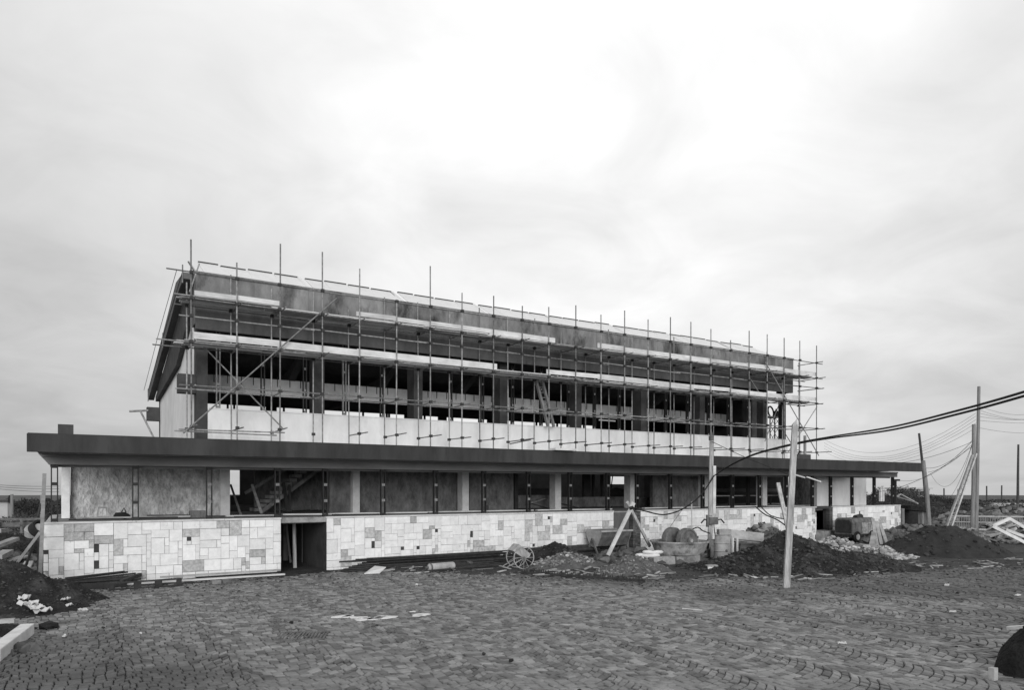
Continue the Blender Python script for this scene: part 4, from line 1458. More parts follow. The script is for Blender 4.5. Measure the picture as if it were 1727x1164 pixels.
a_, b_ = gnd(563, 961), gnd(860, 940)
bars('bar_stack', 'stack of dark steel bars along the wall right of the wide doorway', (a_.x - .1, V0 - .75, 0), (ux(870, V0 - .7), V0 - .75, 0), 60, .8, .52, seed=4)
bars('beam_stack', 'stack of dark steel joists along the wall left of the tipping skip', (ux(848, V0 - .6), V0 - .7, 0), (ux(1036, V0 - .6), V0 - .7, 0), 34, .7, .5, rr=(.04, .07), seed=6)
bars('bar_stack', 'small tangle of dark steel bars at the foot of the near wall corner', (U0 + .3, V0 - .75, 0), (ux(238, V0 - .6), V0 - .55, 0.1), 24, .5, .34, seed=9)
# gas cylinder
a_, b_ = gnd(722, 958, .14), gnd(765, 954.5, .14)
GC = thing('gas_cylinder', 'grey gas cylinder lying on the ground before the steel bars', 'gas cylinder')
d_ = (b_ - a_)
MB().lathe([(0, 0), (.08, 0), (.15, .06), (.15, d_.length - .03), (.13, d_.length)], 18, a_, d_).build('cylinder_body', M['ironlight'], GC, smooth=False)
MB().lathe([(.16, .05), (.165, .06), (.165, .11), (.16, .12)], 18, a_, d_, closed=True).build('collar', M['iron'], GC)
MB().lathe([(.05, -.12), (.05, 0.01)], 10, a_, d_).build('valve', M['iron'], GC)
# white sheet and small boards
p = [gnd(614, 969, .03), gnd(640, 968, .03), gnd(651, 958, .22), gnd(632, 956, .24)]
mbx = MB().add([*p, *[q + Vector((0, 0, .025)) for q in p]], [(3, 2, 1, 0), (4, 5, 6, 7), (0, 1, 5, 4), (1, 2, 6, 5), (2, 3, 7, 6), (3, 0, 4, 7)])
one(mbx, 'board_sheet', M['board'], 'pale square board tilted on the ground before the steel bars', 'board')
for i, (xa, ya, xb, yb, key, lab) in enumerate(((640, 964, 664, 961, 'oldboard', 'short grey board just right of the pale square board'), (676, 959, 712, 957, 'board', 'pale plank end left of the gas cylinder'),
                                            (718, 964, 870, 951, 'rods', 'thin dark bar lying in front of the gas cylinder'), (800, 949, 858, 944, 'oldboard', 'grey plank left of the handcart, under the steel bars'))):
    a_, b_ = gnd(xa, ya, .05), gnd(xb, yb, .05)
    one(MB().bar(a_, b_, .14, .05), 'plank' if key != 'rods' else 'iron_bar', M[key], lab, 'plank' if key != 'rods' else 'bar')
for i, (px, py, s_, lab) in enumerate(((651, 953, .12, 'small pale lump before the left part of the steel bars'), (793, 950, .2, 'square pale stone right of the gas cylinder'), (789, 935, .2, 'pale stone lying on the steel bars'))):
    q = gnd(px, py, .1)
    rm = rock_mesh(70 + i, None, .8)
    one(MB().add([(v[0] * s_ + q.x, v[1] * s_ + q.y, v[2] * s_ + (.1 if i < 2 else .45)) for v in rm.v], rm.f), 'stone', M['rubble'], lab, 'stone')

# planks and slotted posts at the foot of the left wall
for i, (xa, ya, xb, yb, w_, h_, z, key, lab) in enumerate((
        (112, 988, 480, 968, .14, .05, .10, 'board', 'long pale plank along the foot of the left wall'),
        (110, 990, 214, 994, .08, .20, .10, 'fascia', 'dark iron plate on edge before the left wall'),
        (205, 982, 236, 970, .1, .12, .25, 'rods', 'thick dark bar jutting up from the tangle at the left wall'),
        (270, 978, 473, 966, .12, .05, .18, 'oldboard', 'grey plank just behind the long pale plank at the left wall'),
        (330, 975, 470, 965.5, .10, .06, .06, 'rods', 'dark plank nearest the left wall foot'))):
    a_, b_ = gnd(xa, ya, z), gnd(xb, yb, z)
    if i in (0, 3, 4):
        v_ = V0 - (1.12, .30, .2, .42, .2)[i]
        a_, b_ = Vector((ux(xa, v_), v_ - .08, z)), Vector((ux(xb, v_), v_, z))
    elif i == 1:
        a_, b_ = Vector((ux(xa, V0 - 1.25), V0 - 1.28, z)), Vector((ux(xb, V0 - 1.25), V0 - 1.24, z))
    one(MB().bar(a_, b_, w_, h_), 'plank' if key in ('board', 'oldboard') else 'iron_bar', M[key], lab, 'plank' if key in ('board', 'oldboard') else 'bar')
a_, b_ = gnd(184, 998, .0), gnd(306, 989, .0)
SP_ = thing('slotted_post', 'dark slotted steel window post lying on the setts before the left wall', 'steel post')
d_ = (b_ - a_).normalized()
up = Vector((0, 0, 1))
MB().bar(a_ + up * .03, b_ + up * .03, .10, .045).build('flange', M['rods'], SP_)
MB().bar(a_ + up * .235, b_ + up * .235, .10, .045).build('flange', M['rods'], SP_)
Lp = (b_ - a_).length
for k0, k1 in ((0, .06), (.33, .43), (.62, .72), (.93, 1)):
    MB().bar(a_ + d_ * (Lp * k0) + up * .1325, a_ + d_ * (Lp * k1) + up * .1325, .095, .158).build('web_plate', M['rods'], SP_)
for i, (px, py) in enumerate(((365, 983), (382, 981))):
    q = gnd(px, py, .06)
    one(MB().box(q.x - .14, q.x + .14, q.y - .1, q.y + .1, 0, .13), 'stone', M['rubble'], ('left' if i == 0 else 'right') + ' of two pale stones under the long plank at the left wall', 'stone', bevel=.02)

# things on the podium floor behind the left windows
q = onv(173, 870, 29.5)
ST = thing('stool', 'small wooden stool on the podium floor in the first bay', 'stool')
z0 = PT - .05
sx = q.x
MB().box(sx - .14, sx + .14, 29.4, 29.75, z0 + .40, z0 + .45).build('seat', M['oldboard'], ST)
for dx in (-1, 1):
    for dy in (29.42, 29.72):
        MB().bar((sx + dx * .17, dy, z0), (sx + dx * .12, dy, z0 + .4), .04, .04).build('leg', M['oldboard'], ST)
MB().bar((sx - .15, 29.42, z0 + .12), (sx + .15, 29.42, z0 + .12), .03, .03).build('stretcher', M['oldboard'], ST)
q = onv(206, 866, 29.2)
BG = thing('tool_bag', 'black tool bag lying on the podium floor in the first bay', 'bag')
MB().path([(q.x - .26, 29.2, z0 + .11), (q.x - .2, 29.2, z0 + .13), (q.x + .1, 29.2, z0 + .14), (q.x + .25, 29.2, z0 + .11)], [.04, .13, .13, .05], 10).build('bag_body', M['cloth'], BG, smooth=True)
MB().path([(q.x - .02, 29.2, z0 + .26), (q.x + .06, 29.2, z0 + .42), (q.x + .12, 29.2, z0 + .26)], .025, 6).build('bag_handle', M['cloth'], BG)
q0, q1 = onv(320, 865, 29.5), onv(347, 865, 29.5)
one(MB().box(q0.x, q1.x, 29.5, 29.75, z0, z0 + .27), 'stone_block', M['plaster_dark'], 'grey block on the podium floor behind the second bay post', 'stone block', bevel=.015)
for i, (xa, xb, v, z, w_, key, lab) in enumerate((
        (116, 208, V0 + .55, .03, .14, 'rods', 'dark board along the coping in the first bay'),
        (222, 300, V0 + .55, .04, .12, 'rods', 'dark board along the coping right of the first bay post'),
        (128, 320, V0 + 1.6, .04, .2, 'oldboard', 'grey plank on the podium floor in the first two bays'),
        (248, 318, V0 + 2.4, .06, .1, 'iron', 'thin iron bar on the podium floor in the second bay'),
        (380, 470, V0 + .8, .05, .22, 'board', 'pale plank on the coping left of the wide doorway'),
        (395, 468, V0 + .45, .02, .1, 'rods', 'dark strip on the coping left of the wide doorway'),
        (476, 562, V0 + .75, .07, .25, 'board', 'pale plank bridging the wide doorway'),
        (560, 640, V0 + .5, .03, .1, 'rods', 'dark strip on the coping right of the wide doorway'),
        (555, 720, V0 + 1.1, .05, .22, 'board', 'long pale plank on the coping in the third and fourth bay'),
        (722, 900, V0 + 1.0, .05, .2, 'board', 'long pale plank on the coping in the middle bays'),
        (905, 1030, V0 + .9, .05, .2, 'board', 'pale plank on the coping left of the iron door'),
        (1085, 1180, V0 + .9, .05, .22, 'board', 'pale plank on the coping right of the iron door'),
        (1205, 1282, V0 + .9, .05, .22, 'board', 'pale plank on the coping behind the switch post'),
        (1290, 1368, V0 + .8, .04, .2, 'oldboard', 'grey plank on the coping left of the right doorway'))):
    x0, x1 = ux(xa, v), ux(xb, v)
    dz = R.uniform(0, .02)
    one(MB().bar((x0, v, z0 + z + .02 + .05), (x1, v + R.uniform(-.1, .1), z0 + z + dz + .05), w_, .05), 'plank' if 'plank' in lab else 'board_strip', M[key], lab, 'plank' if 'plank' in lab else 'strip')
# tubs, timbers in the bays
for i, (px, v, w_, h_, lab) in enumerate(((830, 29.5, .35, .32, 'dark box on the podium floor beside a middle window post'), )):
    q = onv(px, 860, v)
    one(MB().box(q.x - w_ / 2, q.x + w_ / 2, v, v + .3, z0, z0 + h_), 'box', M['iron'], lab, 'box', bevel=.01)
for i, (a, b, v0_, v1_, w_, key, lab) in enumerate((
        ((406, 868), (389, 818), 31, 33, .08, 'plaster_dark', 'board leaning under the bright rear opening of the second bay'),
        ((441, 866), (425, 818), 31, 32.5, .1, 'oldboard', 'board leaning against the foot of the staircase'),
        ((486, 864), (478, 815), 33, 33.5, .14, 'inside', 'left prop of a leaning pair below the staircase'),
        ((490, 864), (488, 818), 33, 33.5, .1, 'inside', 'right prop of a leaning pair below the staircase'),
        ((897, 848), (920, 841), 31.5, 33, .1, 'oldboard', 'board slanting up across the middle opening'),
        ((897, 850), (925, 858), 32, 32.5, .08, 'inside', 'dark board slanting down across the middle opening'),
        ((947, 850), (975, 857), 32, 32.5, .1, 'inside', 'dark board slanting down right of a middle column'),
        ((1030, 828), (1034, 797), 34.5, 35, .06, 'inside', 'thin prop left of the large bright rear opening'),
        ((1011, 836), (1014, 800), 34.5, 34.8, .07, 'inside', 'prop standing in the dark bay left of the iron door'))):
    one(MB().bar(onv(a[0], a[1], v0_), onv(b[0], b[1], v1_), w_, w_ * .6), 'prop_board', M[key], lab, 'board')
q = onv(1045, 835, 38)
o = rock_mesh(77, None, .8)
one(MB().add([(v[0] * 1.3 + q.x, v[1] * .8 + 38, v[2] * .9 + 2.7) for v in o.v], o.f), 'covered_pile', M['inside'], 'dark covered pile below the large bright rear opening', 'pile')
q = onv(1245, 843, 33)
MBt = MB().box(ux(1203, 33.5), ux(1322, 33.5), 33.5, 33.9, PT + .55, PT + .62)
tb = thing('workbench', 'long trestle bench in the dark bay behind the switch post', 'bench')
MBt.build('bench_top', M['oldboard'], tb)
for px in (1206, 1230, 1262, 1300, 1318):
    x = ux(px, 33.6)
    MB().box(x, x + .07, 33.6, 33.7, PT - .05, PT + .55).build('leg', M['darkcol'], tb)
# props inside the wide doorway
for i, (xa, xb, ya, yb, v, r_, key, lab) in enumerate(((497.5, 496, 955, 873, 28.4, .075, 'pole', 'pale round prop standing in the wide doorway'), (512.5, 512, 940, 873, 30.2, .085, 'oldpole', 'second prop standing deeper in the wide doorway'),
                                                    (490, 482, 940, 873, 30.6, .05, 'oldpole', 'thin dark prop leaning at the left of the wide doorway'))):
    a_, b_ = onv(xa, ya, v), onv(xb, yb, v)
    a_.z = -.02
    b_.z = 1.8
    one(MB().tube(a_, b_, r_, r_ * .9, n=10), 'prop', M[key], lab, 'prop')

# ------------------------------------------------------------------ poles, cables, wires
# tall squared plank pole in front
a_, b_ = gnd(1326, 991, -.1), at(1341, 712, 22.3)
a_ = gnd(1326, 991, 0)
TP = thing('timber_pole', 'tall pale squared timber leaning slightly, nearest pole on the setts', 'pole')
ctr = a_.lerp(b_, .985)
MB().bar(a_ - Vector((0, 0, .15)), ctr, .20, .12, up=(SN, CS, 0), w2=.17, h2=.10).build('squared_timber', M['pole'], TP, bevel=.008)
MB().add([ctr + rt * .085, ctr - rt * .085, ctr - rt * .085 + bk * .05, ctr + rt * .085 + bk * .05, ctr + rt * .06 + Vector((0, 0, .2)), ctr - rt * .0 + Vector((0, 0, .1))],
         [(0, 1, 5, 4), (1, 2, 5), (2, 3, 4, 5), (3, 0, 4), (3, 2, 1, 0)]).build('split_tip', M['pole'], TP)
# switch post
t2 = 31.2
PO = thing('switch_post', 'pale timber post with an iron switch box and cable, behind the mortar mill', 'post')
pb_, pt_ = at(1196.5, 944, t2), at(1200, 741, t2)
pm = at(1199, 862, t2)
pb_.z -= .25
MB().bar(pb_, at(1198.5, 858, t2), .18, .12, up=(SN, CS, 0)).build('lower_timber', M['pole'], PO)
MB().bar(at(1198.5, 870, t2 - .1), pt_ , .20, .12, up=(SN, CS, 0), w2=.14).build('upper_timber', M['pole'], PO)
MB().bar(at(1204.5, 866, t2 - .16), at(1205, 786, t2 - .16), .12, .08, up=(SN, CS, 0)).build('splice_board', M['board'], PO)
p = at(1199.5, 738, t2)
MB().lathe([(.06, -.14), (.11, -.12), (.11, .06), (.06, .08), (.05, .22), (0, .23)], 12, p).build('insulator', M['iron'], PO)
p = at(1200, 879, t2 - .2)
bx = MB().bar(p - rt * .12, p + rt * .28, .16, .32).build('switch_box', M['iron'], PO, bevel=.03)
bx['label'] = 'rusty iron switch box'
MB().bar(p - rt * .22 + Vector((0, 0, .0)), p - rt * .13, .14, .52).build('back_plate', M['iron'], PO)
for s_ in (-1, 1):
    c0 = p + rt * (.05 + .30 * s_) + Vector((0, 0, .04))
    MB().path([c0 - rt * .1 * s_, c0 + rt * .06 * s_ + Vector((0, 0, .03)), c0 + rt * .2 * s_ - Vector((0, 0, .14))], .032, 6).build('cable_gland', M['cable'], PO)
MB().path([p + rt * .1 - Vector((0, 0, .15)), p + rt * .13 - Vector((0, 0, .5)), p + rt * .2 - Vector((0, 0, .75))], .02, 6).build('lead', M['cable'], PO)


def curve(pts, n=10):
    """Catmull-Rom through points"""
    out = []
    P = [pts[0] * 2 - pts[1]] + list(pts) + [pts[-1] * 2 - pts[-2]]
    for i in range(1, len(P) - 2):
        for k in range(n):
            t = k / n
            a, b, c, d = P[i - 1], P[i], P[i + 1], P[i + 2]
            out.append(.5 * ((2 * b) + (c - a) * t + (2 * a - 5 * b + 4 * c - d) * t * t + (3 * b - a - 3 * c + d) * t ** 3))
    out.append(P[-2])
    return out


# two thick black cables sweeping in overhead from the right to the switch post
for k_, (dy, lab) in enumerate(((0, 'upper of two thick black cables sweeping overhead from the right to the switch post'), (1, 'lower of two thick black cables sweeping overhead from the right to the switch post'))):
    pts = [at(1204, 803, 31.0), at(1235, 783 + dy, 29.5), at(1275, 765 + 1.5 * dy, 27.7), at(1340, 748 + 2 * dy, 24.5), at(1400, 737 + 2.5 * dy, 21.6), at(1500, 721 + 5 * dy, 17.5), at(1610, 694 + 6 * dy, 14.2), at(1727, 661 + 7 * dy, 11.8), at(1900, 605 + 9 * dy, 9.6)]
    d_ = (pts[-1] - pts[-2]).normalized()
    pts += [pts[-1] + d_ * 6 + Vector((0, 0, .7)), pts[-1] + d_ * 14 + Vector((0, 0, 2.2))]
    one(MB().path(curve(pts), .023, 7), 'overhead_cable', M['cable'], lab, 'cable', smooth=True)
pts = [at(1204, 803, 31), at(1187, 829, 31), at(1168, 848, 31), at(1145, 862, 31), at(1118, 868.5, 31), at(1090, 863, 31), at(1066, 856, 30.5)]
one(MB().path(curve(pts), .03, 7), 'hanging_cable', M['cable'], 'slack black cable hanging from the switch post to the timber A-frame', 'cable', smooth=True)
for i, (pts, r_, lab) in enumerate((
        ([(1200, 745, 31), (1260, 773, 32), (1330, 801, 33)], .013, 'thin wire from the top of the switch post down to the right'),
        ([(1274, 855, 33), (1290, 868, 32.6), (1312, 878, 32), (1333, 893, 31)], .028, 'black hose from the coping down to the timber behind the tall pole'),
        ([(1284, 856, 33), (1300, 870, 32.6), (1326, 877, 32)], .024, 'second black hose beside the one hanging from the coping'),
        ([(1168, 893, 31), (1177, 890, 30.8), (1186, 896, 30.5), (1197, 900, 30.8)], .025, 'black hose looped between mortar mill and switch post'))):
    one(MB().path(curve([at(*q_) for q_ in pts]), r_, 6), 'hose' if 'hose' in lab else 'wire', M['cable'], lab, 'hose' if 'hose' in lab else 'wire')
# timbers behind the tall pole
one(MB().bar(at(1312, 815, 32.0), at(1329, 893, 31.2), .16, .1, up=(SN, CS, 0)), 'leaning_timber', M['pole'], 'pale timber leaning left just behind the tall front pole', 'timber')
one(MB().bar(at(1340, 801, 26), at(1357, 806, 26.5), .05, .05), 'lath', M['board'], 'short pale lath tied to the tall front pole', 'lath')
one(MB().bar(at(1361, 805, 30), at(1384, 813, 30.5), .06, .05), 'lath', M['board'], 'thin white lath hanging before the right white wall', 'lath')
one(MB().bar(at(1128, 892, 33.6), at(1162.5, 843, 33.4), .02, .02), 'thin_rod', M['wire'], 'thin rod leaning before the wall behind the mortar mill', 'rod')
one(MB().tube(at(1167, 895, 33.5), at(1166.5, 847, 33.5), .025, n=6), 'thin_stake', M['board'], 'thin upright pale stake before the wall behind the mortar mill', 'stake')


def wpole(name, lab, a, b, t, r0, r1, mk='oldpole', t2_=None, group=None):
    p, q = at(a[0], a[1], t), at(b[0], b[1], t2_ or t)
    p.z -= .4
    m_ = p.lerp(q, .5) + rt * R.uniform(-.05, .05)
    return one(MB().path([p, m_, q], [r0, (r0 + r1) / 2, r1], 10), name, M[mk], lab, 'pole', group)


wpole('utility_pole', 'stout round pole left of the pair behind the black sand heap', (1639, 905), (1642.5, 716), 46, .125, .11, 'oldpole')
wpole('utility_pole', 'tallest pole of the pair, just right of the stout round one', (1646, 893), (1651, 652), 48, .125, .095, 'oldpole')
wpole('utility_pole', 'thin tarred pole leaning left at the right end of the canopy', (1563, 850), (1550, 731), 56, .12, .08, 'darkcol')
wpole('utility_pole', 'short thick pole lashed to the thin leaning one by the canopy end', (1567, 878), (1557, 777), 55, .17, .14, 'oldpole')
wpole('utility_pole', 'dark pole near the right edge, beyond the slatted fence', (1716.5, 851), (1717.5, 750), 120, .22, .15, 'darkcol')
for i, (px, y0, y1) in enumerate(((1592, 838, 824), (1664, 841, 820), (1689.5, 841, 819))):
    wpole('far_post', ('shortest', 'left taller', 'right taller')[i] + ' of three small posts on the far horizon at right', (px, y0), (px, y1), 170, .16, .15, 'darkcol', group='far posts on the horizon')
BRL = thing('brace_ladder', 'plank ladder leaning as a prop against the pair of tall poles', 'ladder')
a1, a2 = at(1594, 895, 43.5), at(1640, 768, 45.9)
b1, b2 = at(1602, 895, 43.7), at(1646, 766, 46.1)
MB().bar(a1, a2, .09, .16, up=(SN, CS, 0)).build('rail', M['oldboard'], BRL)
MB().bar(b1, b2, .09, .16, up=(SN, CS, 0)).build('rail', M['oldboard'], BRL)
for i in range(16):
    k_ = (i + .5) / 16
    MB().bar(a1.lerp(a2, k_), b1.lerp(b2, k_), .04, .05).build('rung', M['oldpole'], BRL)
one(MB().bar(at(1617, 850, 47), at(1616, 825, 47), .12, .08), 'short_stake', M['oldboard'], 'short stake beside the leaning plank ladder', 'stake')


wn = [0]
ORD = ('topmost', 'second', 'third', 'fourth', 'fifth', 'sixth', 'seventh', 'eighth', 'ninth', 'tenth', 'eleventh', 'lowest')


def wire(a, b, sag, r, lab, n=14, t_extra=0):
    lab = lab % ORD[wn[0]]
    wn[0] += 1
    a, b = at(*a), at(*b)
    pts = []
    for i in range(n + 1):
        k = i / n
        p = a.lerp(b, k)
        p.z -= sag * 4 * k * (1 - k)
        pts.append(p)
    one(MB().path(pts, r * .62, 4), 'overhead_wire', M['wire'], lab, 'wire', 'overhead wires by the right poles')


WL = '%s of the thin wires sagging left from the pair of tall poles'
for i, (yb, ya, sg) in enumerate(((697, 741, 2.0), (702, 747, 2.1), (708, 752, 2.0), (714, 757, 1.9), (722, 762, 1.8))):
    wire((1646, yb, 48), (1390, ya, 75), sg, .016, WL)
for (xb, yb, xa, ya, ta, sg, r_) in ((1641, 745, 1440, 778, 60, .7, .022), (1641, 743, 1562, 790, 55, .5, .022), (1641, 748, 1565, 797, 55, .35, .02), (1641, 752, 1480, 830, 62, .6, .03), (1642, 740, 1500, 806, 60, 1.2, .018), (1641, 745, 1570, 800, 55, 1.8, .018), (1641, 745, 1605, 836, 52, .4, .018)):
    wire((xb, yb, 46), (xa, ya, ta), sg, r_, WL)
WR_ = '%s of the thin wires running right from the tallest pole'
for wi, (y0, y1, sg) in enumerate(((685, 692, .5), (692, 703, .4), (697, 705, .3), (703, 705, .2), (709.5, 713, .1), (722, 729, .2))):
    o_ = None
    a, b = (1652, y0, 48), (1760, y1, 62)
    aa, bb = at(*a), at(*b)
    pts = []
    for i in range(9):
        k = i / 8
        p = aa.lerp(bb, k)
        p.z -= sg * 4 * k * (1 - k)
        pts.append(p)
    one(MB().path(pts, .010, 4), 'overhead_wire', M['wire'], WR_ % ('topmost', 'second', 'third', 'fourth', 'fifth', 'lowest')[wi], 'wire', 'overhead wires running right')
for wi, (y0, y1) in enumerate(((815, 820.5), (818, 825), (821, 830))):
    aa, bb = at(-40, y0, 60), at(100, y1, 70)
    one(MB().path([aa.lerp(bb, k / 6) - Vector((0, 0, .5 * k / 6 * (1 - k / 6))) for k in range(7)], .018, 4), 'overhead_wire', M['wire'], ('top', 'middle', 'bottom')[wi] + ' of three thin wires over the scrub at the left edge', 'wire', 'overhead wires at the left')

# ------------------------------------------------------------------ right side: compressor, boards, fence, timber frames
CP = thing('compressor', 'dark towed compressor with rounded hood before the right end of the wall', 'compressor')
cp = at(1448, 906, 41.2)
x0, x1, y0 = cp.x - .55, cp.x + 1.65, cp.y
y1 = y0 + 1.15
zt_, zl = 1.42, .46
prof = [(y0, zl), (y0, zt_ - .22), (y0 + .06, zt_ - .08), (y0 + .2, zt_), (y1 - .2, zt_), (y1 - .06, zt_ - .08), (y1, zt_ - .22), (y1, zl)]
hood = MB().prism(prof, x0, x1, 'x').build('hood', M['iron'], CP, bevel=.03)
MB().prism([(a if a != 0 else 0, b) for a, b in [(y0 + .08, zl + .1), (y0 + .08, zt_ - .25), (y0 + .25, zt_ - .1), (y1 - .25, zt_ - .1), (y1 - .08, zt_ - .25), (y1 - .08, zl + .1)]], x0 - .02, x0 - .001, 'x').build('grille', M['rods'], hood)
for i in range(3):
    xa = x0 + .25 + i * .62
    MB().box(xa, xa + .56, y0 - .02, y0 - .002, zl + .08, zt_ - .26).build('side_panel', M['ironpale'] if i else M['iron'], hood)
MB().tube((x0 + 1.0, y0 + .5, zt_ + .0), (x0 + 1.55, y0 + .5, zt_ + .06), .16, n=12).build('silencer', M['rods'], CP)
MB().box(x0 - .1, x1 + .15, y0 + .1, y1 - .1, zl - .14, zl - .002).build('chassis', M['rods'], CP)
for xw in (x0 + .4, x1 - .4):
    for yw in (y0 + .02, y1 - .02):
        wh = MB().lathe([(.06, -.08), (.30, -.08), (.34, -.04), (.34, .04), (.30, .08), (.06, .08)], 22, (xw, yw, .34), (0, 1, 0)).build('wheel', M['cable'], CP)
        MB().lathe([(.17, -.10), (.17, .10)], 16, (xw, yw, .34), (0, 1, 0)).build('rim', M['ironlight'], wh)
MB().bar((x0 - .1, (y0 + y1) / 2, zl - .1), (x0 - .9, (y0 + y1) / 2, .25), .08, .08).build('drawbar', M['rods'], CP)
one(MB().add([at(1463, 932, 36), at(1478, 938, 36), at(1478, 897, 37.4), at(1470, 897, 37.4), at(1463, 932, 36.06), at(1478, 938, 36.06), at(1478, 897, 37.46), at(1470, 897, 37.46)],
             [(0, 1, 2, 3), (7, 6, 5, 4), (0, 4, 5, 1), (1, 5, 6, 2), (2, 6, 7, 3), (3, 7, 4, 0)]), 'leaning_sheet', M['block'], 'tapered pale sheet leaning right of the compressor', 'sheet')
for i, (xa, ya, xb, yb, lab) in enumerate(((1482, 936, 1472, 876, 'left of the timbers leaning on the compressor'), (1490, 934, 1478, 880, 'middle of the timbers leaning on the compressor'), (1500, 930, 1484, 884, 'right of the timbers leaning on the compressor'))):
    one(MB().bar(at(xa, ya, 36.8), at(xb, yb, 39), .16, .08), 'leaning_timber', M['oldboard'], lab, 'timber', 'timbers leaning on the compressor')
crumple('paper_scrap', 'white paper scrap right of the leaning sheet by the compressor', 'paper', [(at(1494, 926, 37), .3, .3), (at(1503, 922, 37), .35, .2)], .3, seed=33)

FE = thing('slatted_fence', 'low pale fence of thin slats before the far stone heap at right', 'fence')
fa, fbb = at(1606, 894, 52), at(1745, 897, 50)
za0 = 0
for z, w in ((1.14, .09), (.72, .06), (.1, .06)):
    MB().bar((fa.x, fa.y, z), (fbb.x, fbb.y, z), .05, w).build('rail', M['oldboard'], FE)
nS = 34
for i in range(nS + 1):
    p = fa.lerp(fbb, i / nS)
    MB().bar((p.x, p.y, 0), (p.x, p.y, 1.1), .045, .05).build('slat', M['oldpole'], FE)
for i, (px, w) in enumerate(((1616, .9), (1662, .8))):
    p = at(px, 890, 51.0)
    one(MB().box(p.x - w / 2, p.x + w / 2, p.y - .3, p.y + .1, 0, .55 if i else .4), 'stone_block', M['block'], ('left' if not i else 'right') + ' pale block at the foot of the slatted fence', 'stone block', bevel=.02)


def frame(lab, pts, t, w, seg):
    T_ = thing('wooden_framework', lab, 'timber frame')
    P = [at(*q_) for q_ in pts]
    for a, b in seg:
        MB().bar(P[a], P[b], w, .09, up=(SN, CS, 0)).build('timber', M['board'], T_)
    return T_


frame('white timber frame tilted on the slab heap at the right edge', [(1674, 888, 40.2), (1702, 875, 40.6), (1745, 900, 40.2), (1745, 924, 39.4)], 42, .17, ((0, 1), (1, 2), (0, 3), (2, 3)))
frame('single white timber lying inside the tilted frame at the right edge', [(1697, 894, 40.2), (1745, 912, 39.6)], 42, .16, ((0, 1),))

# far right background
FB = thing('far_building', 'small flat-roofed pale building far behind the canopy end', 'building')
q = at(1560, 835, 210)
MB().box(q.x - 6, q.x + 2.6, q.y, q.y + 8, ground_h(q.x, q.y) - 1, 3.0).build('wall', M['farwall'], FB)
MB().box(q.x - 6.6, q.x + 3.2, q.y - .6, q.y + 8.6, 3.0, 3.5).build('roof', M['farwall'], FB)
for k_ in range(3):
    MB().box(q.x - 5.2 + 2.6 * k_, q.x - 3.4 + 2.6 * k_, q.y - .06, q.y + .02, 1.3, 2.5).build('window', M['farroof'], FB)
DF = thing('wooden_framework', 'pale wooden frame sloping down the rubble at the right end of the podium', 'timber frame')
for a, b in (((1513, 838, 58), (1545, 848, 57)), ((1519, 834, 60), (1548, 850, 58)), ((1513, 838, 58), (1519, 834, 60))):
    MB().bar(at(*a), at(*b), .10, .08).build('timber', M['oldboard'], DF)
DK = thing('earth_shelter', 'dark low roofed hole in the earth beyond the right end of the wall', 'shelter')
MB().bar(at(1518, 856, 60), at(1556, 860, 60), 3.2, .35).build('roof', M['spoil'], DK)
for px in (1520, 1554, 1560):
    MB().bar(at(px, 884, 59), at(px, 858, 59), .35, .35).build('post', M['oldpole'], DK)
MB().bar(at(1519, 872, 62), at(1556, 874, 62), .3, 1.2).build('back_board', M['cloth'], DK)
for px in (1485, 1489):
    one(MB().bar(at(px, 846, 70), at(px, 826 - (px == 1489) * 6, 70), .2, .2), 'stake', M['board'], ('shorter' if px == 1485 else 'taller') + ' pale stake standing in the gap between the right window posts', 'stake')
# iron T standing by the last window post
q0 = onv(1510, 862, V0 - .1)
TI = thing('iron_tee', 'dark T-shaped iron post by the last window post', 'iron post')
x = ux(1511.5, V0 + .3)
MB().box(x - .06, x + .06, V0 + .3, V0 + .4, PT, 3.70).build('post', M['steel'], TI)
MB().box(x - .42, x + .42, V0 + .28, V0 + .42, 3.62, 3.74).build('cross_arm', M['steel'], TI)

# ------------------------------------------------------------------ vegetation


def leafcloud(c, rx, ry, rz, n, s, seed, rag=.35):
    r = random.Random(seed)
    mbx = MB()
    lobes = [(Vector((r.uniform(-.6, .6), r.uniform(-.6, .6), r.uniform(-.2, .75))), r.uniform(.3, .62)) for _ in range(9)]
    for _ in range(n):
        l, lr = lobes[r.randrange(9)]
        d_ = Vector((r.gauss(0, 1), r.gauss(0, 1), r.gauss(0, 1))).normalized() * (lr * r.random() ** .4)
        q = l + d_
        p = Vector((c[0] + q.x * rx, c[1] + q.y * ry, c[2] + max(-.1, q.z + .3) * rz))
        u1 = Vector((r.uniform(-1, 1), r.uniform(-1, 1), r.uniform(-.6, 1))).normalized() * s * r.uniform(.6, 1.4)
        u2 = Vector((r.uniform(-1, 1), r.uniform(-1, 1), r.uniform(-1, 1))).normalized() * s * r.uniform(.3, .7)
        mbx.add([p - u1, p + u2, p + u1, p - u2], [(0, 1, 2, 3)])
    return mbx


def shrub(lab, px, py, t, w, h, n, s, seed, m='leaf', kind='shrub', group=None):
    c = at(px, py, t)
    gz = c.z
    T_ = thing(kind, lab, 'shrub', group)
    leafcloud((c.x, c.y, gz + h * .1), w / 2, w / 2, h * .75, n, s, seed).build('foliage', M[m], T_, fix=False)
    st_ = MB()
    r = random.Random(seed)
    for k in range(4):
        st_.path([(c.x + r.uniform(-.2, .2) * w, c.y, gz - .8), (c.x + r.uniform(-.25, .25) * w, c.y + r.uniform(-.2, .2) * w, gz + h * .65)], [.05 * h, .015 * h], 5)
    st_.build('stems', M['bark'], T_)
    return T_


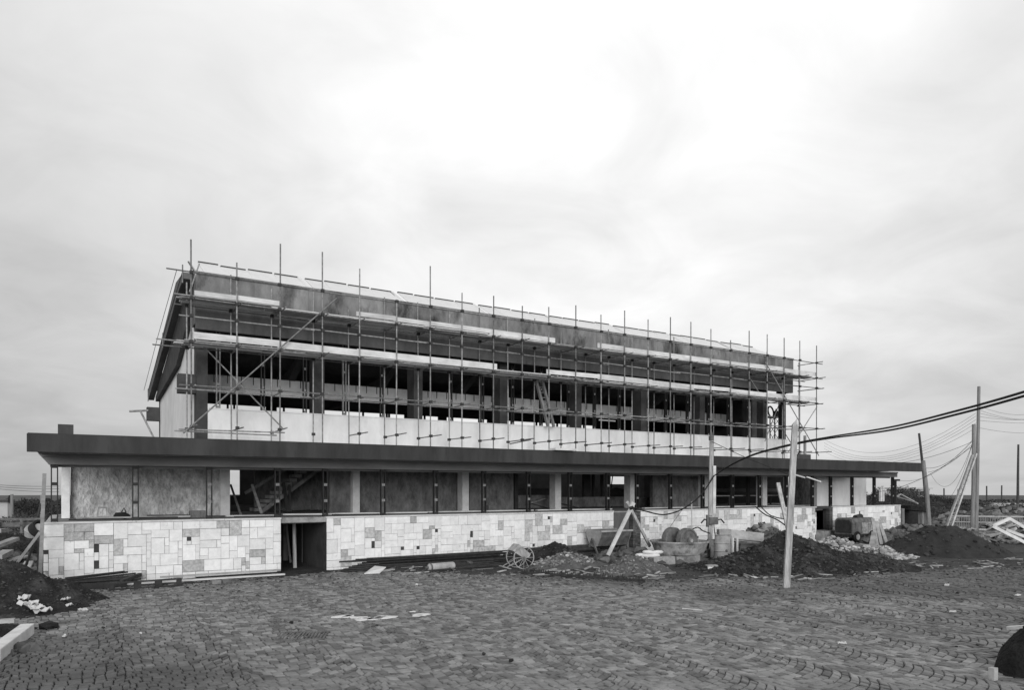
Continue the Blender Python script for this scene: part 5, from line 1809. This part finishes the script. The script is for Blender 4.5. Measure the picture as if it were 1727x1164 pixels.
for i, (px, py, t, w, h, m, lab) in enumerate((
        (1466, 852, 100, 4.0, 1.9, 'leaf', 'dark bush seen left in the gap between the right window posts'),
        (1494, 850, 115, 4.5, 2.6, 'leaf', 'tall dark bush seen between the last two window posts'),
        (1504, 852, 105, 5, 1.3, 'leafpale', 'pale low bush seen beside the last window post'),
        (1530, 850, 98, 4.5, 2.0, 'leaf', 'spiky dark bush on the bank left of the leaning poles'),
        (1545, 850, 92, 6, 1.4, 'leafpale', 'pale bush on the bank just left of the leaning poles'),
        (1580, 851, 90, 7, 0.9, 'leaf', 'low dark bush on the bank right of the leaning poles'),
        (1608, 852, 86, 6, 0.6, 'leaf', 'low dark bush on the bank left of the plank ladder'),
        (1630, 853, 84, 5, 0.5, 'leafpale', 'small pale bush on the bank behind the tall poles'))):
    shrub(lab, px, py, t, w, h, 2800, .095, 300 + i, m)
# far hedge belts reading as one mass


def belt(name, xs_, t, h, n, s, seed, m, pyb=None):
    r = random.Random(seed)
    mbx = MB()
    for _ in range(n):
        px = r.uniform(*xs_)
        tt = t * r.uniform(.9, 1.15)
        p = at(px, HY, tt)
        gz = ground_h(p.x, p.y)
        hh = h * (.55 + .6 * (0.5 + fbm(px * .06, seed)) + .2 * fbm(px * .3, seed))
        p.z = gz + max(.05, hh) * r.random() ** .7
        u1 = Vector((r.uniform(-1, 1), r.uniform(-1, 1), r.uniform(-.4, 1))).normalized() * s * r.uniform(.6, 1.4)
        u2 = Vector((r.uniform(-1, 1), r.uniform(-1, 1), r.uniform(-1, 1))).normalized() * s * r.uniform(.3, .8)
        mbx.add([p - u1, p + u2, p + u1, p - u2], [(0, 1, 2, 3)])
    o = mbx.build(name, M[m], None, fix=False)
    o['kind'] = 'stuff'
    return o


belt('hedgerow', (-160, 130), 85, 1.5, 5200, .2, 1, 'leaf')
belt('hedgerow', (-160, 130), 60, .9, 4200, .12, 2, 'leafpale')
belt('treeline', (-160, 140), 170, 1.7, 2600, .4, 3, 'leaf')
belt('treeline', (1590, 1800), 230, 1.1, 1600, .3, 4, 'leaf')
belt('weeds', (-120, 72), 34, .55, 5200, .055, 5, 'leaf')
belt('weeds', (-120, 72), 45, .8, 3600, .08, 6, 'leafpale')
belt('weeds', (1610, 1780), 150, .8, 1200, .18, 7, 'leafpale')
belt('scrub', (1440, 1575), 84, 2.6, 8000, .08, 8, 'leaf')
belt('scrub', (1560, 1655), 76, 1.5, 3600, .07, 9, 'leafpale')
for i, (px, py, t, w, h) in enumerate(((32, 862, 78, 1.3, 1.2), (38, 862, 76, 1.0, 1.6), (46, 862, 75, 1.6, 1.3), (58, 862, 72, 1.4, 1.2))):
    shrub(('leftmost', 'tallest', 'broadest', 'rightmost')[i] + ' of the dark upright bushes in the scrub at the far left', px, py + 6, t, w, h, 420, .09, 400 + i, 'leaf', 'bush', 'upright bushes at the far left')

# ------------------------------------------------------------------ left edge: hut, rail, stakes, building waste
HU = thing('hut', 'small white hut with a dark flat roof at the far left edge', 'hut')
q = at(3, 867, 64)
q2 = at(12.5, 867, 64)
MB().box(q2.x - 4.6, q2.x, q.y, q.y + 3, -.6, 1.95).build('wall', M['farwall'], HU)
MB().box(q2.x - 4.9, q2.x + .35, q.y - .3, q.y + 3.3, 1.95, 2.12).build('roof', M['farroof'], HU)
MB().box(q2.x - .1, q2.x + .25, q.y + .02, q.y + .3, -.6, 1.94).build('corner_post', M['oldpole'], HU)
one(MB().bar(at(15, 848, 64), at(17, 836, 64), .2, .2), 'chimney_pipe', M['cloth'], 'short dark bent pipe on the roof edge of the white hut', 'pipe')
wpole('fence_post', 'thicker post standing right of the white hut', (20, 874), (20, 834), 62, .13, .12)
wpole('fence_post', 'thin post behind the near stake at the wall corner', (70, 880), (70.5, 835), 50, .1, .09)
RB = thing('low_barrier', 'low dark barrier rail running across the scrub at the left edge', 'barrier')
for (ya, w) in ((877, .14), (886, .26)):
    MB().bar(at(-70, ya, 42), at(72, ya - 1, 43), .12, w).build('rail', M['iron'], RB)
for px in (-40, -2, 36, 70):
    MB().bar(at(px, 900, 42.3), at(px, 877, 42.3), .12, .12).build('post', M['iron'], RB)
for i, (a, b, t, w, key, lab) in enumerate((
        ((67.5, 975), (75, 799), 21.6, .10, 'oldboard', 'tall grey stake standing at the near wall corner'),
        ((20, 962), (68, 898), 21.9, .10, 'oldboard', 'sloping brace propping the tall stake at the wall corner'),
        ((37, 975), (58, 912), 22.6, .07, 'rods', 'thin dark rod leaning behind the sloping brace at the corner'),
        ((64, 960), (66, 905), 23, .06, 'rods', 'thin dark stake close to the tall one at the wall corner'),
        ((70, 868), (80, 848), 30, .08, 'rods', 'dark stick leaning behind the near corner window post'),
        ((63.5, 873), (69, 850), 45, .12, 'rods', 'dark stick leaning in the scrub left of the wall corner'))):
    one(MB().bar(at(*a, t), at(*b, t + .3), w, w * .8), 'stake' if 'stick' not in lab else 'stick', M[key], lab, 'stake' if 'stick' not in lab else 'stick')
q = at(68, 845, 21.4)
for i, (pa, pb2, t, w, h_, lab) in enumerate((
        ((-8, 922), (27, 909), 30, .35, .14, 'long pale beam lying in the waste at the left edge'),
        ((-6, 941), (14, 931), 25, .35, .16, 'thick pale beam end lying behind the black heap at left'),
        ((10, 948), (44, 938), 25.5, .35, .05, 'flat grey board lying behind the black heap at left'),
        ((40, 966), (49, 948), 23, .25, .06, 'short pale board leaning behind the black heap at left'),
        ((44, 960), (62, 958), 23.4, .2, .05, 'pale board lying near the wall corner at left'),
        ((-4, 896), (10, 895), 36, .3, .2, 'white stone lying in the scrub at the left edge'))):
    one(MB().bar(at(*pa, t), at(*pb2, t + 1), w, h_), 'beam' if 'beam' in lab else 'board' if 'board' in lab else 'stone', M['oldboard' if i not in (5,) else 'rubble'], lab, 'beam' if 'beam' in lab else 'board' if 'board' in lab else 'stone')
cW = at(40, 925, 27)
hw_, fw_ = heap('waste_heap', 'low heap of earth and broken stone behind the black heap at left', 'heap', cW, 3.0, 3.6, 0.62, 'dirt', seed=171, rough=.2)
rocks_on(hw_, 'stone', 'rubbledark', disc(cW, 2.9, 3.5), .07, .3, 80, 700, fw_, 172)
cV = at(20, 905, 34)
hv_, fv_ = heap('spoil_heap', 'dark earth hump in the scrub left of the near wall corner', 'heap', cV, 5.5, 2.5, 1.0, 'spoil', rot=.2, seed=181, rough=.2)
# concrete pipe ring and white disc
one(MB().lathe([(.22, -.15), (.29, -.15), (.29, .15), (.22, .15)], 24, at(65, 892, 26), (0.5, -.6, .45), closed=True), 'pipe_ring', M['cloth'], 'dark ring of pipe leaning left of the wall corner stake', 'pipe')
one(MB().lathe([(0, -.04), (.20, -.04), (.20, .04), (0, .04)], 20, at(66.5, 892.5, 25.95), (0.5, -.6, .45)), 'white_disc', M['paper'], 'white lid inside the dark pipe ring at left', 'lid')
one(MB().lathe([(0, -.2), (.2, -.2), (.26, .06), (.2, .2), (0, .22)], 18, at(53, 897, 28), (0.2, -.4, .9)), 'bucket', M['ironlight'], 'grey upturned bucket in the waste left of the pipe ring', 'bucket')

# ------------------------------------------------------------------ small litter and marks on the setts
LM = MB()
r = random.Random(77)
lp = [(577, 1041), (590, 1040), (598, 1042), (606, 1043), (613, 1046), (620, 1044), (640, 1042), (650, 1043), (711, 1038), (704, 1040), (697, 1033), (632, 1045), (585, 1042), (645, 1041)]
for (px, py) in lp:
    q = gnd(px, py)
    n = 9
    rr = r.uniform(.06, .2)
    e = [(q.x + rr * 1.6 * math.cos(k * 2 * math.pi / n) * r.uniform(.6, 1.2), q.y + rr * .9 * math.sin(k * 2 * math.pi / n) * r.uniform(.6, 1.2)) for k in range(n)]
    LM.prism(e, .0, .018, 'z')
tag(LM.build('lime_spill', M['lime']), kind='stuff')
one(MB().bar(gnd(1151, 1027, .02), gnd(1184, 1030, .02), .06, .02), 'lath', M['paper'], 'thin white lath lying on the setts in mid square', 'lath')
for i, (px, py, w, lab) in enumerate(((1272, 974, .5, 'left white strip of litter along the foot of the dark heap'), (1335, 972, .32, 'right white scrap at the foot of the dark heap, by the tall pole'), (1362, 976, .35, 'pale scrap on the setts right of the tall pole'),
                                      (1597, 987, .4, 'thin white scrap before the black sand heap'), (1607, 1032, .2, 'small white scrap on the setts below the black sand heap'), (1420, 1085, .22, 'pale scrap on the setts at lower right'),
                                      (1716, 1004, .3, 'white scrap on the setts near the right edge'), (237, 1069, .12, 'tiny white scrap on the setts at lower left'), (109, 1073, .2, 'pale scrap on the setts right of the white kerb stone'), (703, 986, .25, 'thin white scrap on the setts before the gas cylinder'),
                                      (1615, 1000, .2, 'dark scrap on the setts before the black sand heap'))):
    q = gnd(px, py, .03)
    crumple('paper_scrap', lab, 'paper', [(q, w * .75, w * .3)], .12, seed=500 + i, m='paper' if 'dark' not in lab or 'dark heap' in lab else 'cloth')
for i, (px, py, s_, lab) in enumerate(((862, 1116, .06, 'small dark clod on the setts at bottom centre'), (491, 1052, .06, 'small dark clod left of the lime spill'), (816, 1105, .05, 'tiny dark clod on the setts at bottom centre left'))):
    q = gnd(px, py)
    rm = rock_mesh(90 + i, None, .7)
    one(MB().add([(v[0] * s_ + q.x, v[1] * s_ + q.y, v[2] * s_ + .02) for v in rm.v], rm.f), 'clod', M['spoil'], lab, 'clod')

# crumbs of stone and earth strewn along the wall foot and round the heaps
dbr = []
r = random.Random(5)
for m_, nn_, smin_, smax_ in (('clod', 2600, .015, .07), ('rubblemid', 900, .015, .08)):
    mbx = MB()
    base_ = [rock_mesh(200 + k_, None, .6) for k_ in range(5)]
    for _ in range(nn_):
        px = r.uniform(150, 1727) if r.random() < .8 else r.uniform(850, 1550)
        f_ = sett_limit(px) + r.gauss(.6, 1.6)
        if r.random() < .10:
            f_ = sett_limit(px) - r.expovariate(.22)
        if f_ < 11:
            continue
        p = at(px, HY, f_)
        if p.y > V0 - .15:
            continue
        s_ = smin_ * (smax_ / smin_) ** (r.random() ** 2)
        z_ = max(ground_h(p.x, p.y), -.004 + swell(p.x, p.y) if f_ < sett_limit(px) + .9 else -9)
        b_ = base_[r.randrange(5)]
        a_ = r.uniform(0, 6.3)
        ca, sa_ = math.cos(a_), math.sin(a_)
        mbx.add([((v[0] * ca - v[1] * sa_) * s_ + p.x, (v[0] * sa_ + v[1] * ca) * s_ + p.y, v[2] * s_ + z_ + s_ * .2) for v in b_.v], b_.f)
    o = mbx.build('debris', M[m_], None, fix=False)
    o['kind'] = 'stuff'

SWD = MB()
r = random.Random(15)
for _ in range(210):
    px = r.choice((r.uniform(560, 900), r.uniform(880, 1130), r.uniform(1180, 1560), r.uniform(1400, 1727)))
    f_ = sett_limit(px) + abs(r.gauss(.5, 1.5))
    p = at(px, HY, f_)
    if p.y > V0 - .35:
        continue
    L_ = r.uniform(.15, .8)
    a_ = r.gauss(0, .5) if r.random() < .6 else r.uniform(0, 3.1)
    z_ = ground_h(p.x, p.y) + r.uniform(.01, .06)
    q = p + Vector((math.cos(a_) * L_, math.sin(a_) * L_, 0))
    SWD.bar((p.x, p.y, z_), (q.x, q.y, max(z_ - .01, ground_h(q.x, q.y) + .01) + r.uniform(0, .08)), r.uniform(.03, .12), r.uniform(.015, .04))
o = SWD.build('scrap_wood', mat('scrap_wood', 0.24, 0.4, 4, 0.9, 0.3, 20, isl=0.8), None)
o['kind'] = 'stuff'

# flat iron grating let into the setts
GT = thing('drain_grating', 'flat iron drain grating let into the setts at left of mid square', 'grating')
ga, gb, gc = gnd(462, 1082), gnd(545, 1080), gnd(535, 1070)
da = (gb - ga).normalized()
db = Vector((-da.y, da.x, 0))
MB().bar(ga + Vector((0, 0, .012)), gb + Vector((0, 0, .012)), .05, .03).build('frame_bar', M['iron'], GT)
MB().bar(ga + db * .8 + Vector((0, 0, .012)), gb + db * .8 + Vector((0, 0, .012)), .05, .03).build('frame_bar', M['iron'], GT)
Lg = (gb - ga).length
for i in range(15):
    p = ga + da * (Lg * i / 14)
    MB().bar(p + db * .026 + Vector((0, 0, .010)), p + db * .774 + Vector((0, 0, .010)), .03, .025).build('grate_bar', M['iron'], GT)

# ------------------------------------------------------------------ put each thing's origin under its parts
bpy.context.view_layer.update()
for o in [o for o in D.objects if o.type == 'EMPTY' and o.parent is None]:
    ks = [c for c in o.children_recursive if c.type == 'MESH']
    if not ks:
        continue
    lo, hi = Vector((1e9,) * 3), Vector((-1e9,) * 3)
    for c in ks[:400]:
        for b in c.bound_box:
            w = c.matrix_world @ Vector(b)
            lo = Vector(map(min, lo, w))
            hi = Vector(map(max, hi, w))
    base = Vector(((lo.x + hi.x) / 2, (lo.y + hi.y) / 2, lo.z))
    for c in o.children:
        c.location = c.location - base
    o.location = base
